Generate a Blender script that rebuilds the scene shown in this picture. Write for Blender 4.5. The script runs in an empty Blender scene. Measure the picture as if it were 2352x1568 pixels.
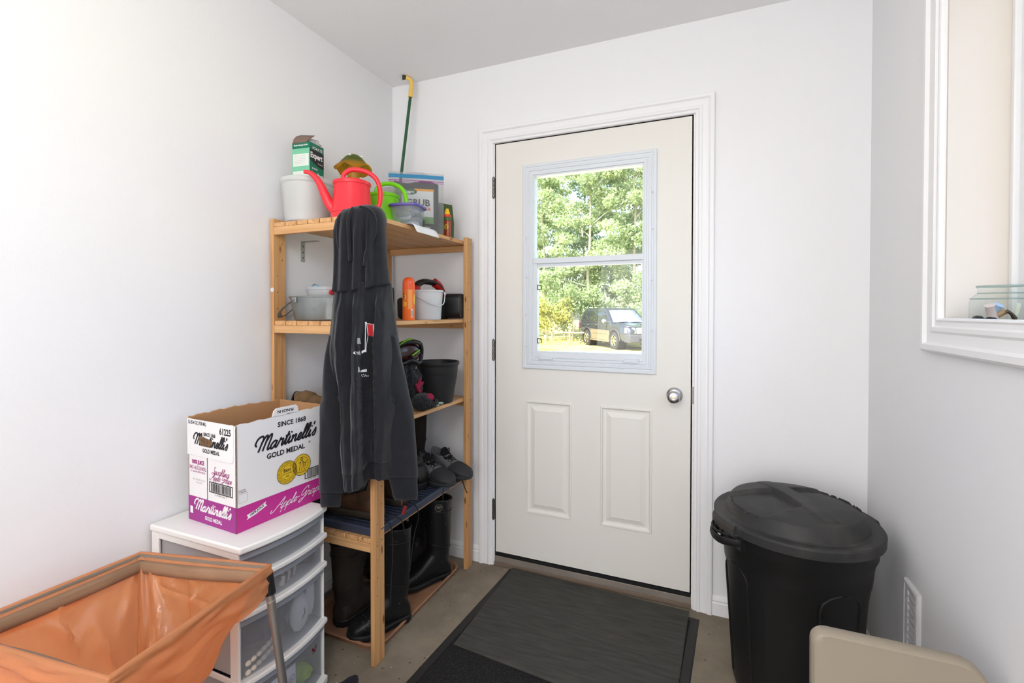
import bpy, math, random
from mathutils import Vector, Matrix, noise as mnoise
R=math.radians; PI=math.pi
S=bpy.context.scene
# ---------- camera ----------
cd=bpy.data.cameras.new('camera'); cam=bpy.data.objects.new('camera',cd); S.collection.objects.link(cam); S.camera=cam
YAW,PITCH,ROLL,F=.3938,-.013,.0009,1087.19
fw=Vector((-math.sin(YAW)*math.cos(PITCH),math.cos(YAW)*math.cos(PITCH),math.sin(PITCH)))
r0=Vector((math.cos(YAW),math.sin(YAW),0)); u0=r0.cross(fw)
rr=math.cos(ROLL)*r0+math.sin(ROLL)*u0; uu=-math.sin(ROLL)*r0+math.cos(ROLL)*u0
M=Matrix((rr,uu,-fw)).transposed().to_4x4(); M.translation=Vector((1.5923,-2.1372,1.2581)); cam.matrix_world=M
cd.sensor_width=36; cd.lens=F/2352*36; cd.shift_y=(731.27-784)/2352; cd.clip_start=.03; cd.clip_end=400
# ---------- view ----------
S.view_settings.view_transform='Standard'; S.view_settings.look='None'; S.view_settings.gamma=1
S.view_settings.use_curve_mapping=False; S.view_settings.exposure=0.46
# ---------- sky ----------
W=bpy.data.worlds.new('sky'); S.world=W; W.use_nodes=True
nt=W.node_tree; bg=nt.nodes['Background']; sk=nt.nodes.new('ShaderNodeTexSky'); sk.sky_type='NISHITA'
sk.sun_disc=False; sk.sun_elevation=R(48); sk.sun_rotation=R(200); sk.air_density=1.0; sk.dust_density=2.5; sk.ozone_density=1.0
nt.links.new(sk.outputs[0],bg.inputs[0]); bg.inputs[1].default_value=0.5
def lamp(name,kind,loc,energy,rot=(0,0,0),color=(1,1,1),**k):
    l=bpy.data.lights.new(name,kind); l.energy=energy; l.color=color
    for a,b in k.items(): setattr(l,a,b)
    o=bpy.data.objects.new(name,l); o.location=loc; o.rotation_euler=rot; S.collection.objects.link(o); return o
# sun: comes from behind the house over the right shoulder, lights the trees and the side of the car
lamp('sun_light','SUN',(0,0,20),12.0,(R(42),0,R(-28)),(1,.96,.88),angle=R(.6))
# ceiling lamp of the room and an added fill light, behind the camera
lamp('ceiling_lamp_light','POINT',(1.30,-2.45,2.12),19,(0,0,0),(1,.985,.965),shadow_soft_size=.22)
lamp('front_fill_light','AREA',(1.05,-4.3,1.3),28,(R(104),0,0),(1,.99,.98),shape='RECTANGLE',size=1.7,size_y=1.7)  # unseen area light added as frontal fill, tilted up towards the ceiling

# ---------- helpers ----------
def sr(r,g,b):
    f=lambda c:(c/255)/12.92 if c/255<=.04045 else ((c/255+.055)/1.055)**2.4
    return (f(r),f(g),f(b))
MATS={}
def mat(name,col,rough=.6,metal=0,bump=0,bscale=60,var=0,vscale=8,spec=.5,alpha=1,trans=0,coat=0,sheen=0,bdist=.002,stretch=None,emis=None,ior=1.45,sss=0):
    if name in MATS: return MATS[name]
    m=bpy.data.materials.new(name); m.use_nodes=True; N=m.node_tree.nodes; L=m.node_tree.links
    p=N['Principled BSDF']; c=(*sr(*col),1)
    p.inputs['Base Color'].default_value=c; p.inputs['Roughness'].default_value=rough; p.inputs['Metallic'].default_value=metal
    p.inputs['Specular IOR Level'].default_value=spec; p.inputs['Alpha'].default_value=alpha
    p.inputs['Transmission Weight'].default_value=trans; p.inputs['Coat Weight'].default_value=coat; p.inputs['IOR'].default_value=ior
    if sheen: p.inputs['Sheen Weight'].default_value=sheen; p.inputs['Sheen Roughness'].default_value=.5
    if bump or var:
        tc=N.new('ShaderNodeTexCoord'); mp=N.new('ShaderNodeMapping'); L.new(tc.outputs['Object'],mp.inputs[0])
        if stretch: mp.inputs['Scale'].default_value=stretch
    if var:
        n=N.new('ShaderNodeTexNoise'); n.inputs['Scale'].default_value=vscale; n.inputs['Detail'].default_value=6; L.new(mp.outputs[0],n.inputs[0])
        r=N.new('ShaderNodeValToRGB'); L.new(n.outputs[0],r.inputs[0]); L.new(r.outputs[0],p.inputs['Base Color'])
        e=r.color_ramp.elements; e[0].position=.3; e[1].position=.7
        e[0].color=tuple(max(0,x*(1-var)) for x in c[:3])+(1,); e[1].color=tuple(min(1,x*(1+var)) for x in c[:3])+(1,)
    if bump:
        n=N.new('ShaderNodeTexNoise'); n.inputs['Scale'].default_value=bscale; n.inputs['Detail'].default_value=4; L.new(mp.outputs[0],n.inputs[0])
        b=N.new('ShaderNodeBump'); b.inputs['Strength'].default_value=bump; b.inputs['Distance'].default_value=bdist
        L.new(n.outputs[0],b.inputs['Height']); L.new(b.outputs[0],p.inputs['Normal'])
    MATS[name]=m; return m
def wood(name,axis,base=(222,176,124),dark=(178,118,70),knots=True):
    if name in MATS: return MATS[name]
    m=bpy.data.materials.new(name); m.use_nodes=True; N=m.node_tree.nodes; L=m.node_tree.links; p=N['Principled BSDF']
    p.inputs['Roughness'].default_value=.5; p.inputs['Specular IOR Level'].default_value=.35
    tc=N.new('ShaderNodeTexCoord'); mp=N.new('ShaderNodeMapping'); L.new(tc.outputs['Object'],mp.inputs[0])
    s=[70,70,70]; s[axis]=2.2; mp.inputs['Scale'].default_value=s
    n=N.new('ShaderNodeTexNoise'); n.inputs['Scale'].default_value=1; n.inputs['Detail'].default_value=5; n.inputs['Distortion'].default_value=.6; L.new(mp.outputs[0],n.inputs[0])
    r=N.new('ShaderNodeValToRGB'); L.new(n.outputs[0],r.inputs[0]); e=r.color_ramp.elements
    e[0].position=.32; e[0].color=(*sr(*[(a+b)/2 for a,b in zip(base,dark)]),1); e[1].position=.62; e[1].color=(*sr(*base),1)
    out=r.outputs[0]
    if knots:
        m2=N.new('ShaderNodeMapping'); L.new(tc.outputs['Object'],m2.inputs[0]); s=[22,22,22]; s[axis]=7; m2.inputs['Scale'].default_value=s
        v=N.new('ShaderNodeTexVoronoi'); v.inputs['Scale'].default_value=1; L.new(m2.outputs[0],v.inputs[0])
        q=N.new('ShaderNodeValToRGB'); L.new(v.outputs['Distance'],q.inputs[0]); qe=q.color_ramp.elements; qe[0].position=.07; qe[0].color=(1,1,1,1); qe[1].position=.15; qe[1].color=(0,0,0,1)
        x=N.new('ShaderNodeMix'); x.data_type='RGBA'; L.new(q.outputs[0],x.inputs[0]); L.new(out,x.inputs[6]); x.inputs[7].default_value=(*sr(*[c*.75 for c in dark]),1); out=x.outputs[2]
    L.new(out,p.inputs['Base Color'])
    b=N.new('ShaderNodeBump'); b.inputs['Strength'].default_value=.25; b.inputs['Distance'].default_value=.001; L.new(n.outputs[0],b.inputs['Height']); L.new(b.outputs[0],p.inputs['Normal'])
    MATS[name]=m; return m
def clear(name,col,tr=.5,rough=.2,dif=True,two=None):
    """thin see-through plastic: transparent mixed with a diffuse / translucent and glossy body"""
    if name in MATS: return MATS[name]
    m=bpy.data.materials.new(name); m.use_nodes=True; N=m.node_tree.nodes; L=m.node_tree.links
    p=N['Principled BSDF']; o=N['Material Output']; c=(*sr(*col),1)
    p.inputs['Base Color'].default_value=c; p.inputs['Roughness'].default_value=rough
    t=N.new('ShaderNodeBsdfTransparent'); t.inputs[0].default_value=(*[min(1,x**.5) for x in c[:3]],1) if two is None else (*sr(*two),1)
    tl=N.new('ShaderNodeBsdfTranslucent'); tl.inputs[0].default_value=c
    a=N.new('ShaderNodeMixShader'); a.inputs[0].default_value=.4; L.new(p.outputs[0],a.inputs[1]); L.new(tl.outputs[0],a.inputs[2])
    b=N.new('ShaderNodeMixShader'); b.inputs[0].default_value=tr; L.new(a.outputs[0],b.inputs[1]); L.new(t.outputs[0],b.inputs[2]); L.new(b.outputs[0],o.inputs[0])
    MATS[name]=m; return m
def glassy(name,tint=(255,255,255),ior=1.1):
    """window / jar glass: transparent with fresnel reflection"""
    if name in MATS: return MATS[name]
    m=bpy.data.materials.new(name); m.use_nodes=True; N=m.node_tree.nodes; L=m.node_tree.links; o=N['Material Output']; N.remove(N['Principled BSDF'])
    t=N.new('ShaderNodeBsdfTransparent'); t.inputs[0].default_value=(*sr(*tint),1); g=N.new('ShaderNodeBsdfGlossy'); g.inputs['Roughness'].default_value=.02
    lw=N.new('ShaderNodeLayerWeight'); lw.inputs[0].default_value=.5; pw=N.new('ShaderNodeMath'); pw.operation='POWER'; pw.inputs[1].default_value=4; L.new(lw.outputs['Facing'],pw.inputs[0])
    f=N.new('ShaderNodeMath'); f.operation='MULTIPLY_ADD'; f.inputs[1].default_value=.55; f.inputs[2].default_value=((ior-1)/(ior+1))**2; L.new(pw.outputs[0],f.inputs[0]); x=N.new('ShaderNodeMixShader')
    L.new(f.outputs[0],x.inputs[0]); L.new(t.outputs[0],x.inputs[1]); L.new(g.outputs[0],x.inputs[2]); L.new(x.outputs[0],o.inputs[0])
    MATS[name]=m; return m

class MB:
    def __init__(s): s.v=[]; s.f=[]; s.m=[]
    def add(s,v,f,mi=0):
        b=len(s.v); s.v+= [Vector(p) for p in v]; s.f+=[tuple(i+b for i in q) for q in f]; s.m+=[mi]*len(f); return s
    def box(s,x0,x1,y0,y1,z0,z1,mi=0):
        v=[(x0,y0,z0),(x1,y0,z0),(x1,y1,z0),(x0,y1,z0),(x0,y0,z1),(x1,y0,z1),(x1,y1,z1),(x0,y1,z1)]
        return s.add(v,[(3,2,1,0),(4,5,6,7),(0,1,5,4),(1,2,6,5),(2,3,7,6),(3,0,4,7)],mi)
    def loft(s,rings,closed=True,c0=True,c1=True,mi=0,loop=False):
        n=len(rings[0]); v=[p for r in rings for p in r]; f=[]; K=len(rings)
        for k in range(K if loop else K-1):
            k2=(k+1)%K
            for i in range(n if closed else n-1):
                j=(i+1)%n; f.append((k*n+i,k*n+j,k2*n+j,k2*n+i))
        if c0 and not loop: f.append(tuple(range(n))[::-1])
        if c1 and not loop: f.append(tuple((K-1)*n+i for i in range(n)))
        return s.add(v,f,mi)
    def lathe(s,prof,n=32,c=(0,0,0),mi=0,sx=1,sy=1,c0=False,c1=False,wob=None):
        rings=[]
        for r,z in prof:
            rings.append([(c[0]+r*sx*math.cos(2*PI*i/n)*(wob(2*PI*i/n,z) if wob else 1),c[1]+r*sy*math.sin(2*PI*i/n)*(wob(2*PI*i/n,z) if wob else 1),c[2]+z) for i in range(n)])
        return s.loft(rings,True,c0,c1,mi)
    def tube(s,path,r,n=8,mi=0,cap=True,closed=False,flat=1,up=None):
        P=[Vector(p) for p in path]; K=len(P); rings=[]; N=None
        for k in range(K):
            a=P[(k-1)%K] if (closed or k>0) else P[0]; b=P[(k+1)%K] if (closed or k<K-1) else P[-1]
            t=(b-a).normalized()
            if N is None:
                N=t.cross(Vector(up) if up else (Vector((0,0,1)) if abs(t.z)<.9 else Vector((1,0,0)))).normalized()
            N=(N-t*N.dot(t)).normalized(); B=t.cross(N); q=r[k] if isinstance(r,(list,tuple)) else r
            rings.append([P[k]+N*q*math.cos(2*PI*i/n)+B*q*flat*math.sin(2*PI*i/n) for i in range(n)])
        return s.loft(rings,True,cap,cap,mi,loop=closed)
    def prism(s,poly,h0,h1,axis='z',mi=0):
        f={'z':lambda a,b,h:(a,b,h),'y':lambda a,b,h:(a,h,b),'x':lambda a,b,h:(h,a,b)}[axis]
        return s.loft([[f(a,b,h0) for a,b in poly],[f(a,b,h1) for a,b in poly]],mi=mi)
    def rect(s,fn,r0,prof,closed=True,cap=True,mi=0):
        """mitred moulding: r0=(a0,a1,b0,b1); prof=[(inset,height)]; fn(a,b,h)->xyz; open at b0 if not closed"""
        a0,a1,b0,b1=r0; rings=[]
        for i,h in prof:
            if closed: rings.append([fn(a0+i,b0+i,h),fn(a1-i,b0+i,h),fn(a1-i,b1-i,h),fn(a0+i,b1-i,h)])
            else: rings.append([fn(a1-i,b0,h),fn(a1-i,b1-i,h),fn(a0+i,b1-i,h),fn(a0+i,b0,h)])
        return s.loft(rings,closed,False,cap and closed,mi)
    def sphere(s,c,r,n=16,m=10,mi=0,wob=None):
        rx,ry,rz=(r,r,r) if not isinstance(r,(tuple,list)) else r; rings=[]
        for k in range(m+1):
            t=PI*k/m; t=min(max(t,.02),PI-.02); ring=[]
            for i in range(n):
                a=2*PI*i/n; d=Vector((math.sin(t)*math.cos(a),math.sin(t)*math.sin(a),-math.cos(t))); w=1+(wob(d) if wob else 0)
                ring.append((c[0]+rx*d.x*w,c[1]+ry*d.y*w,c[2]+rz*d.z*w))
            rings.append(ring)
        return s.loft(rings,mi=mi)
    def plane(s,fn,poly,mi=0):
        return s.add([fn(a,b) for a,b in poly],[tuple(range(len(poly)))],mi)
    def xf(s,M):
        s.v=[M@p for p in s.v]; return s
    def move(s,x,y,z): return s.xf(Matrix.Translation((x,y,z)))
    def merge(s,o): return s.add(o.v,o.f) if False else s._m(o)
    def _m(s,o):
        b=len(s.v); s.v+=o.v; s.f+=[tuple(i+b for i in q) for q in o.f]; s.m+=o.m; return s
    def build(s,name,mats,parent=None,bevel=0,sub=0,solid=0,ang=35,remesh=0,smooth=0,flat=False,label=None,seg=2,soff=-1,disp=None,weld=0):
        me=bpy.data.meshes.new(name); me.from_pydata([tuple(p) for p in s.v],[],s.f)
        if not isinstance(mats,(list,tuple)): mats=[mats]
        for m in mats: me.materials.append(m)
        me.polygons.foreach_set('material_index',s.m)
        if not flat:
            me.polygons.foreach_set('use_smooth',[True]*len(me.polygons))
            if not sub and not remesh: me.set_sharp_from_angle(angle=R(ang))
        me.update(); o=bpy.data.objects.new(name,me); S.collection.objects.link(o)
        if parent: o.parent=parent
        if label: o['label']=label
        if weld: w=o.modifiers.new('w','WELD'); w.merge_threshold=weld
        if solid: w=o.modifiers.new('s','SOLIDIFY'); w.thickness=solid; w.offset=soff
        if bevel: w=o.modifiers.new('b','BEVEL'); w.width=bevel; w.segments=seg; w.limit_method='ANGLE'; w.angle_limit=R(40); w.harden_normals=False
        if remesh: w=o.modifiers.new('r','REMESH'); w.mode='VOXEL'; w.voxel_size=remesh; w.use_smooth_shade=True
        if smooth: w=o.modifiers.new('sm','SMOOTH'); w.iterations=smooth; w.factor=.5
        if sub: w=o.modifiers.new('u','SUBSURF'); w.levels=sub; w.render_levels=sub
        return o
def thing(name,label,cat,loc=(0,0,0),rz=0,group=None,rot=None,scale=None):
    o=bpy.data.objects.new(name,None); S.collection.objects.link(o); o.empty_display_size=.05
    o.location=loc; o.rotation_euler=rot if rot else (0,0,rz)
    if scale: o.scale=(scale,)*3 if not isinstance(scale,(tuple,list)) else scale
    o['label']=label; o['category']=cat
    if group: o['group']=group
    return o
def tag(o,label,cat,group=None,kind=None):
    o['label']=label; o['category']=cat
    if group: o['group']=group
    if kind: o['kind']=kind
    return o
def struct(o,label=None): 
    o['kind']='structure'
    if label: o['label']=label
    return o
def dup(root,loc,rz=0,label=None,group=None):
    r=root.copy(); S.collection.objects.link(r); r.location=loc; r.rotation_euler=(0,0,rz)
    if label: r['label']=label
    if group: r['group']=group
    for ch in [c for c in S.objects if c.parent==root]:
        c=ch.copy(); S.collection.objects.link(c); c.parent=r
        for g in [q for q in S.objects if q.parent==ch]:
            d=g.copy(); S.collection.objects.link(d); d.parent=c
    return r
def cat_rom(P,n=6,closed=False):
    P=[Vector(p) for p in P]; out=[]; K=len(P)
    for i in range(K if closed else K-1):
        g=lambda j:P[j%K] if closed else P[max(0,min(K-1,j))]
        a,b,c,d=g(i-1),g(i),g(i+1),g(i+2)
        for k in range(n):
            t=k/n; out.append(.5*((2*b)+(c-a)*t+(2*a-5*b+4*c-d)*t*t+(3*b-a-3*c+d)*t**3))
    if not closed: out.append(P[-1])
    return out
def interp(x,T):
    if x<=T[0][0]: return T[0][1:] if len(T[0])>2 else T[0][1]
    for a,b in zip(T,T[1:]):
        if x<=b[0]:
            t=(x-a[0])/(b[0]-a[0]); r=[p+(q-p)*t for p,q in zip(a[1:],b[1:])]; return r if len(r)>1 else r[0]
    return T[-1][1:] if len(T[0])>2 else T[-1][1]
# printing: text and strokes as thin flat meshes on a surface map fn(u,v)->xyz
def glyphs(txt,size,bold=0,sx=1,shear=0,align='CENTER'):
    cu=bpy.data.curves.new('t','FONT'); cu.body=txt; cu.size=size; cu.offset=bold; cu.align_x=align; cu.align_y='CENTER'; cu.resolution_u=2; cu.shear=shear; cu.fill_mode='FRONT'
    o=bpy.data.objects.new('t',cu); S.collection.objects.link(o); dg=bpy.context.evaluated_depsgraph_get(); dg.update()
    me=bpy.data.meshes.new_from_object(o.evaluated_get(dg)); v=[(p.co.x*sx,p.co.y) for p in me.vertices]; f=[tuple(q.vertices) for q in me.polygons]
    bpy.data.objects.remove(o); bpy.data.curves.remove(cu); bpy.data.meshes.remove(me); return v,f
class Ink(MB):
    def __init__(s,fn): super().__init__(); s.fn=fn
    def text(s,t,u,v,size,mi=0,bold=0,sx=1,shear=0,rot=0,align='CENTER'):
        vv,ff=glyphs(t,size,bold,sx,shear,align); c,q=math.cos(rot),math.sin(rot)
        s.add([s.fn(u+a*c-b*q,v+a*q+b*c) for a,b in vv],ff,mi)
    def poly(s,P,mi=0,lift=0): s.add([s.fn(*p) for p in P],[tuple(range(len(P)))],mi)
    def rectf(s,a0,a1,b0,b1,mi=0): s.poly([(a0,b0),(a1,b0),(a1,b1),(a0,b1)],mi)
    def disc(s,u,v,r,mi=0,n=28,ry=None,r_in=0):
        ry=ry or r
        if not r_in: s.poly([(u+r*math.cos(2*PI*i/n),v+ry*math.sin(2*PI*i/n)) for i in range(n)],mi)
        else:
            V=[s.fn(u+q*math.cos(2*PI*i/n),v+q*ry/r*math.sin(2*PI*i/n)) for q in (r_in,r) for i in range(n)]
            s.add(V,[(i,(i+1)%n,n+(i+1)%n,n+i) for i in range(n)],mi)
    def stroke(s,P,w,mi=0,n=5,closed=False):
        Q=cat_rom([(a,b,0) for a,b in P],n,closed) if len(P)>2 else [Vector((*p,0)) for p in P]
        V=[];K=len(Q)
        for k in range(K):
            t=(Q[min(k+1,K-1)]-Q[max(k-1,0)]); t=t.normalized() if t.length>0 else Vector((1,0,0)); nn=Vector((-t.y,t.x,0))
            a=Q[k]+nn*w/2; b=Q[k]-nn*w/2; V+=[s.fn(a.x,a.y),s.fn(b.x,b.y)]
        s.add(V,[(2*k,2*k+1,2*k+3,2*k+2) for k in range(K-1)],mi)
    def script(s,txt,u,v,h,w,mi=0,slant=.35,rot=0,sx=1,width=None):
        """cursive lettering drawn with a pen; h = x-height"""
        x=0; st=[]
        for ch in txt:
            g,adv=PEN[ch]
            for line in g: st.append([(x+a,b) for a,b in line])
            x+=adv
        tot=x; sx=(width/(tot*h)) if width else sx; c,q=math.cos(rot),math.sin(rot)
        for line in st:
            L2=[]
            for a,b in line:
                aa=(a+b*slant)*h*sx; bb=b*h; L2.append((u+aa*c-bb*q,v+aa*q+bb*c))
            s.stroke(L2,w,mi)
PEN={'M':([[(0,.9),(-.35,1.2),(-.2,1.9),(.35,2.15),(.7,1.8),(.6,.9),(.5,0)],[(.58,1.1),(.9,1.9),(1.2,2.1),(1.3,1.6),(1.15,0)],[(1.22,1.1),(1.6,1.95),(1.9,2.1),(1.95,1.5),(1.85,.3),(2.0,0),(2.3,.25)]],2.25),
'a':([[(.85,.85),(.5,1),(.12,.6),(.15,.1),(.45,0),(.8,.5),(.92,1)],[(.92,1),(.82,.3),(.98,0),(1.25,.25)]],1.2),
'r':([[(0,.25),(.2,.9),(.25,1.15),(.4,.9),(.75,.92),(.68,.3),(.8,0),(1.05,.25)]],1.0),
't':([[(0,.25),(.35,1.2),(.42,1.8)],[(.42,1.8),(.25,.3),(.4,0),(.65,.25)],[(.0,1.2),(.75,1.28)]],.65),
'i':([[(0,.25),(.25,1),(.17,.3),(.32,0),(.6,.25)],[(.25,1.45),(.3,1.65)]],.58),
'n':([[(0,.8),(.15,1),(.18,.6),(.12,0)],[(.15,.4),(.5,.95),(.75,.9),(.7,.25),(.85,0),(1.1,.25)]],1.08),
'e':([[(0,.25),(.45,.45),(.62,.8),(.42,1.02),(.15,.7),(.15,.15),(.45,0),(.85,.28)]],.82),
'l':([[(0,.25),(.4,1.2),(.5,2.0),(.32,2.1),(.2,1.5),(.15,.3),(.32,0),(.6,.25)]],.58),
'k':([[(0,.25),(.4,1.2),(.5,2.0),(.32,2.1),(.2,1.5),(.12,0)],[(.15,.5),(.55,1),(.6,.75),(.3,.55),(.65,0),(.9,.25)]],.88),
's':([[(0,.25),(.35,.8),(.42,1.15),(.6,.5),(.45,.02),(.1,.1)]],.65),
"'":([[(0,1.7),(.05,2.2)]],.15),
'p':([[(0,.25),(.22,.95),(.1,0),(0,-.9)],[(.15,.4),(.5,1),(.85,.75),(.75,.15),(.4,0),(.2,.2)],[(.6,.02),(1.05,.25)]],1.0),
'g':([[(.85,.85),(.5,1),(.12,.6),(.15,.1),(.45,0),(.8,.5),(.92,1),(.8,-.5),(.4,-.95),(.15,-.6),(.6,-.1),(1.2,.25)]],1.15),
'A':([[(-.9,.5),(-1.0,0),(-.4,-.1),(.4,.9),(1.3,2.3),(1.25,1.0),(1.2,.3),(1.4,0),(1.65,.25)],[(.1,.75),(.6,.95),(1.3,.8)]],1.6),
'G':([[(1.5,1.7),(1.5,2.2),(1,2.35),(.3,1.6),(.3,.7),(.9,.7),(1.4,1.3),(1.3,.2),(.8,-.6),(.2,-.7),(.3,-.2),(1.2,0),(1.8,.3)]],1.7),
'S':([[(1.1,1.9),(.9,2.25),(.5,1.9),(.9,1.1),(.7,.2),(.1,0),(-.2,.4),(.5,.4),(1.3,.25)]],1.2),
'-':([[(0,.6),(.3,.75),(.6,.65)]],.7),' ':([],.6)}
# ================= ROOM =================
XR,YB,H=2.1446,-4.6,2.4763
paint=mat('white_wall_paint',(242,242,244),.75,bump=.25,bscale=220,bdist=.0015,spec=.25)
ceilp=mat('ceiling_paint',(249,249,250),.9,bump=.35,bscale=160,bdist=.002,spec=.1)
trimw=mat('white_trim_paint',(244,244,246),.38,spec=.4)
doorp=mat('door_paint',(236,233,227),.45,bump=.1,bscale=90,spec=.35)
revp=mat('reveal_paint',(222,214,205),.7,spec=.2)
nickel=mat('satin_nickel',(190,190,192),.28,1)
steel=mat('hinge_steel',(120,118,114),.4,1)
black=mat('black_rubber',(18,18,18),.7)
def concrete():
    m=bpy.data.materials.new('concrete'); m.use_nodes=True; N=m.node_tree.nodes; L=m.node_tree.links; p=N['Principled BSDF']
    p.inputs['Roughness'].default_value=.8; tc=N.new('ShaderNodeTexCoord')
    n=N.new('ShaderNodeTexNoise'); n.inputs['Scale'].default_value=4; n.inputs['Detail'].default_value=9; n.inputs['Roughness'].default_value=.65; L.new(tc.outputs['Object'],n.inputs[0])
    r=N.new('ShaderNodeValToRGB'); e=r.color_ramp.elements; e[0].position=.3; e[0].color=(*sr(112,101,86),1); e[1].position=.7; e[1].color=(*sr(150,138,121),1); L.new(n.outputs[0],r.inputs[0])
    out=r.outputs[0]
    for sc,lo,col in ((31,.03,(205,196,182)),(19,.035,(72,62,52))):
        v=N.new('ShaderNodeTexVoronoi'); v.inputs['Scale'].default_value=sc; L.new(tc.outputs['Object'],v.inputs[0])
        q=N.new('ShaderNodeValToRGB'); q.color_ramp.elements[0].position=lo; q.color_ramp.elements[0].color=(1,1,1,1); q.color_ramp.elements[1].position=lo+.06; q.color_ramp.elements[1].color=(0,0,0,1); L.new(v.outputs['Distance'],q.inputs[0])
        x=N.new('ShaderNodeMix'); x.data_type='RGBA'; L.new(q.outputs[0],x.inputs[0]); L.new(out,x.inputs[6]); x.inputs[7].default_value=(*sr(*col),1); out=x.outputs[2]
    L.new(out,p.inputs['Base Color'])
    b=N.new('ShaderNodeBump'); b.inputs['Strength'].default_value=.3; b.inputs['Distance'].default_value=.002; L.new(n.outputs[0],b.inputs['Height']); L.new(b.outputs[0],p.inputs['Normal']); return m
struct(MB().box(-.12,XR+.35,YB-.12,.14,-.12,0).build('floor',concrete(),flat=True))
struct(MB().box(-.12,XR+.35,YB-.12,.14,H,H+.1).build('ceiling',ceilp,flat=True))
struct(MB().box(-.12,0,YB,.0,0,H).build('wall_left',paint,flat=True))
struct(MB().box(-.12,XR+.12,YB-.12,YB,0,H).build('wall_front',paint,flat=True))
DX0,DX1,DZ=.604,1.538,2.100     # rough opening of the entrance door
b=MB().box(-.12,DX0,0,.14,0,H).box(DX1,XR+.35,0,.14,0,H).box(DX0,DX1,0,.14,DZ,H)
struct(b.build('wall_back',paint,flat=True))
WY0,WY1,WZ0,WZ1,WX=-1.62,-.610,1.223,2.23,2.262  # window opening in the right wall
b=MB().box(XR,XR+.12,YB,0,0,WZ0).box(XR,XR+.12,YB,0,WZ1,H).box(XR,XR+.12,YB,WY0,WZ0,WZ1).box(XR,XR+.12,WY1,0,WZ0,WZ1)
struct(b.build('wall_right',paint,flat=True))
b=MB(); t=.006  # plastered window reveal lining
b.box(XR-.001,WX+.045,WY1-t,WY1,WZ0,WZ1).box(XR-.001,WX+.045,WY0,WY0+t,WZ0,WZ1).box(XR-.001,WX+.045,WY0,WY1,WZ1-t,WZ1).box(XR-.001,WX+.045,WY0,WY1,WZ0-t,WZ0)
o=struct(b.build('trim_4',revp,flat=True),'cream window reveal lining')
# door casing
CP=[(0,0),(0,.016),(.004,.018),(.016,.018),(.022,.012),(.03,.0135),(.045,.011),(.05,.014),(.058,.014),(.063,.009),(.072,.009),(.075,.006),(.075,0)]
yf=lambda a,b,h:(a,-h,b)
struct(MB().rect(yf,(DX0-.073,DX1+.073,0,DZ+.066),CP,closed=False).build('trim_1',trimw,ang=20),'white moulded casing around the entrance door')
# jamb
b=MB().box(DX0,DX0+.008,-.002,.14,0,DZ-.002).box(DX1-.008,DX1,-.002,.14,0,DZ-.002).box(DX0,DX1,-.002,.14,DZ-.010,DZ)
b.box(DX0+.008,DX0+.03,.05,.06,0,DZ-.01).box(DX1-.03,DX1-.008,.05,.06,0,DZ-.01)
struct(b.build('trim_2',trimw,flat=True),'white door jamb')
# threshold
b=MB().box(DX0+.008,DX1-.008,-.004,.14,0,.047).box(DX0+.008,DX1-.008,-.010,-.004,0,.02,1)
struct(b.build('trim_3',[mat('threshold',(150,141,132),.5,.3,var=.1),mat('threshold_edge',(120,104,90),.7)],bevel=.002),'taupe metal door threshold')
# baseboards
BP=[(0,.0),(0,.012),(.05,.012),(.056,.009),(.062,.011),(.068,.010),(.076,.005),(.080,0)]
def base(name,pts):  # extrude profile along a straight run; pts=(p0,p1,normal)
    p0,p1,nv=pts; b=MB(); b.loft([[(p[0]+nv[0]*h,p[1]+nv[1]*h,z) for z,h in BP] for p in (p0,p1)],closed=True); return struct(b.build(name,trimw,ang=25))
base('baseboard_back',((0.0,0),(DX0-.0735,0),(0,-1))); base('baseboard_corner',((DX1+.0735,0),(XR,0),(0,-1)))
base('baseboard_left',((0,YB),(0,0),(1,0))); base('baseboard_right',((XR,0),(XR,YB),(-1,0)))
# window casing on right wall (+ sill-less apron moulding)
xf_=lambda a,b,h:(XR-h,a,b)
WP=[(0,0),(0,.014),(.006,.020),(.020,.021),(.026,.013),(.05,.012),(.056,.016),(.066,.016),(.070,.011),(.080,.011),(.084,.014),(.088,.012),(.090,0)]
struct(MB().rect(xf_,(WY0-.078,WY1+.095,WZ0-.068,WZ1+.09),WP,cap=False).build('trim_5',trimw,ang=20),'wide white moulded casing around the window recess')
# window unit
wf=MB()
def ringbox(b,x0,x1,y0,y1,z0,z1,w,mi=0):
    b.box(x0,x1,y0,y0+w,z0,z1,mi).box(x0,x1,y1-w,y1,z0,z1,mi).box(x0,x1,y0+w,y1-w,z0,z0+w,mi).box(x0,x1,y0+w,y1-w,z1-w,z1,mi)
ringbox(wf,WX,WX+.05,WY0+t,WY1-t,WZ0,WZ1-t,.014); ringbox(wf,WX+.012,WX+.045,WY0+.02,WY1-.02,WZ0+.014,WZ1-.02,.055)
wf.box(WX+.012,WX+.045,-1.13,-1.09,WZ0+.05,WZ1-.05)
w1=struct(wf.build('window_1',mat('window_vinyl',(240,241,243),.35),bevel=.002),'white vinyl window set deep in the right wall')
MB().box(WX+.026,WX+.030,WY0+.06,WY1-.06,WZ0+.06,WZ1-.06).build('window_pane',glassy('window_glass'),w1,flat=True)
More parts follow.
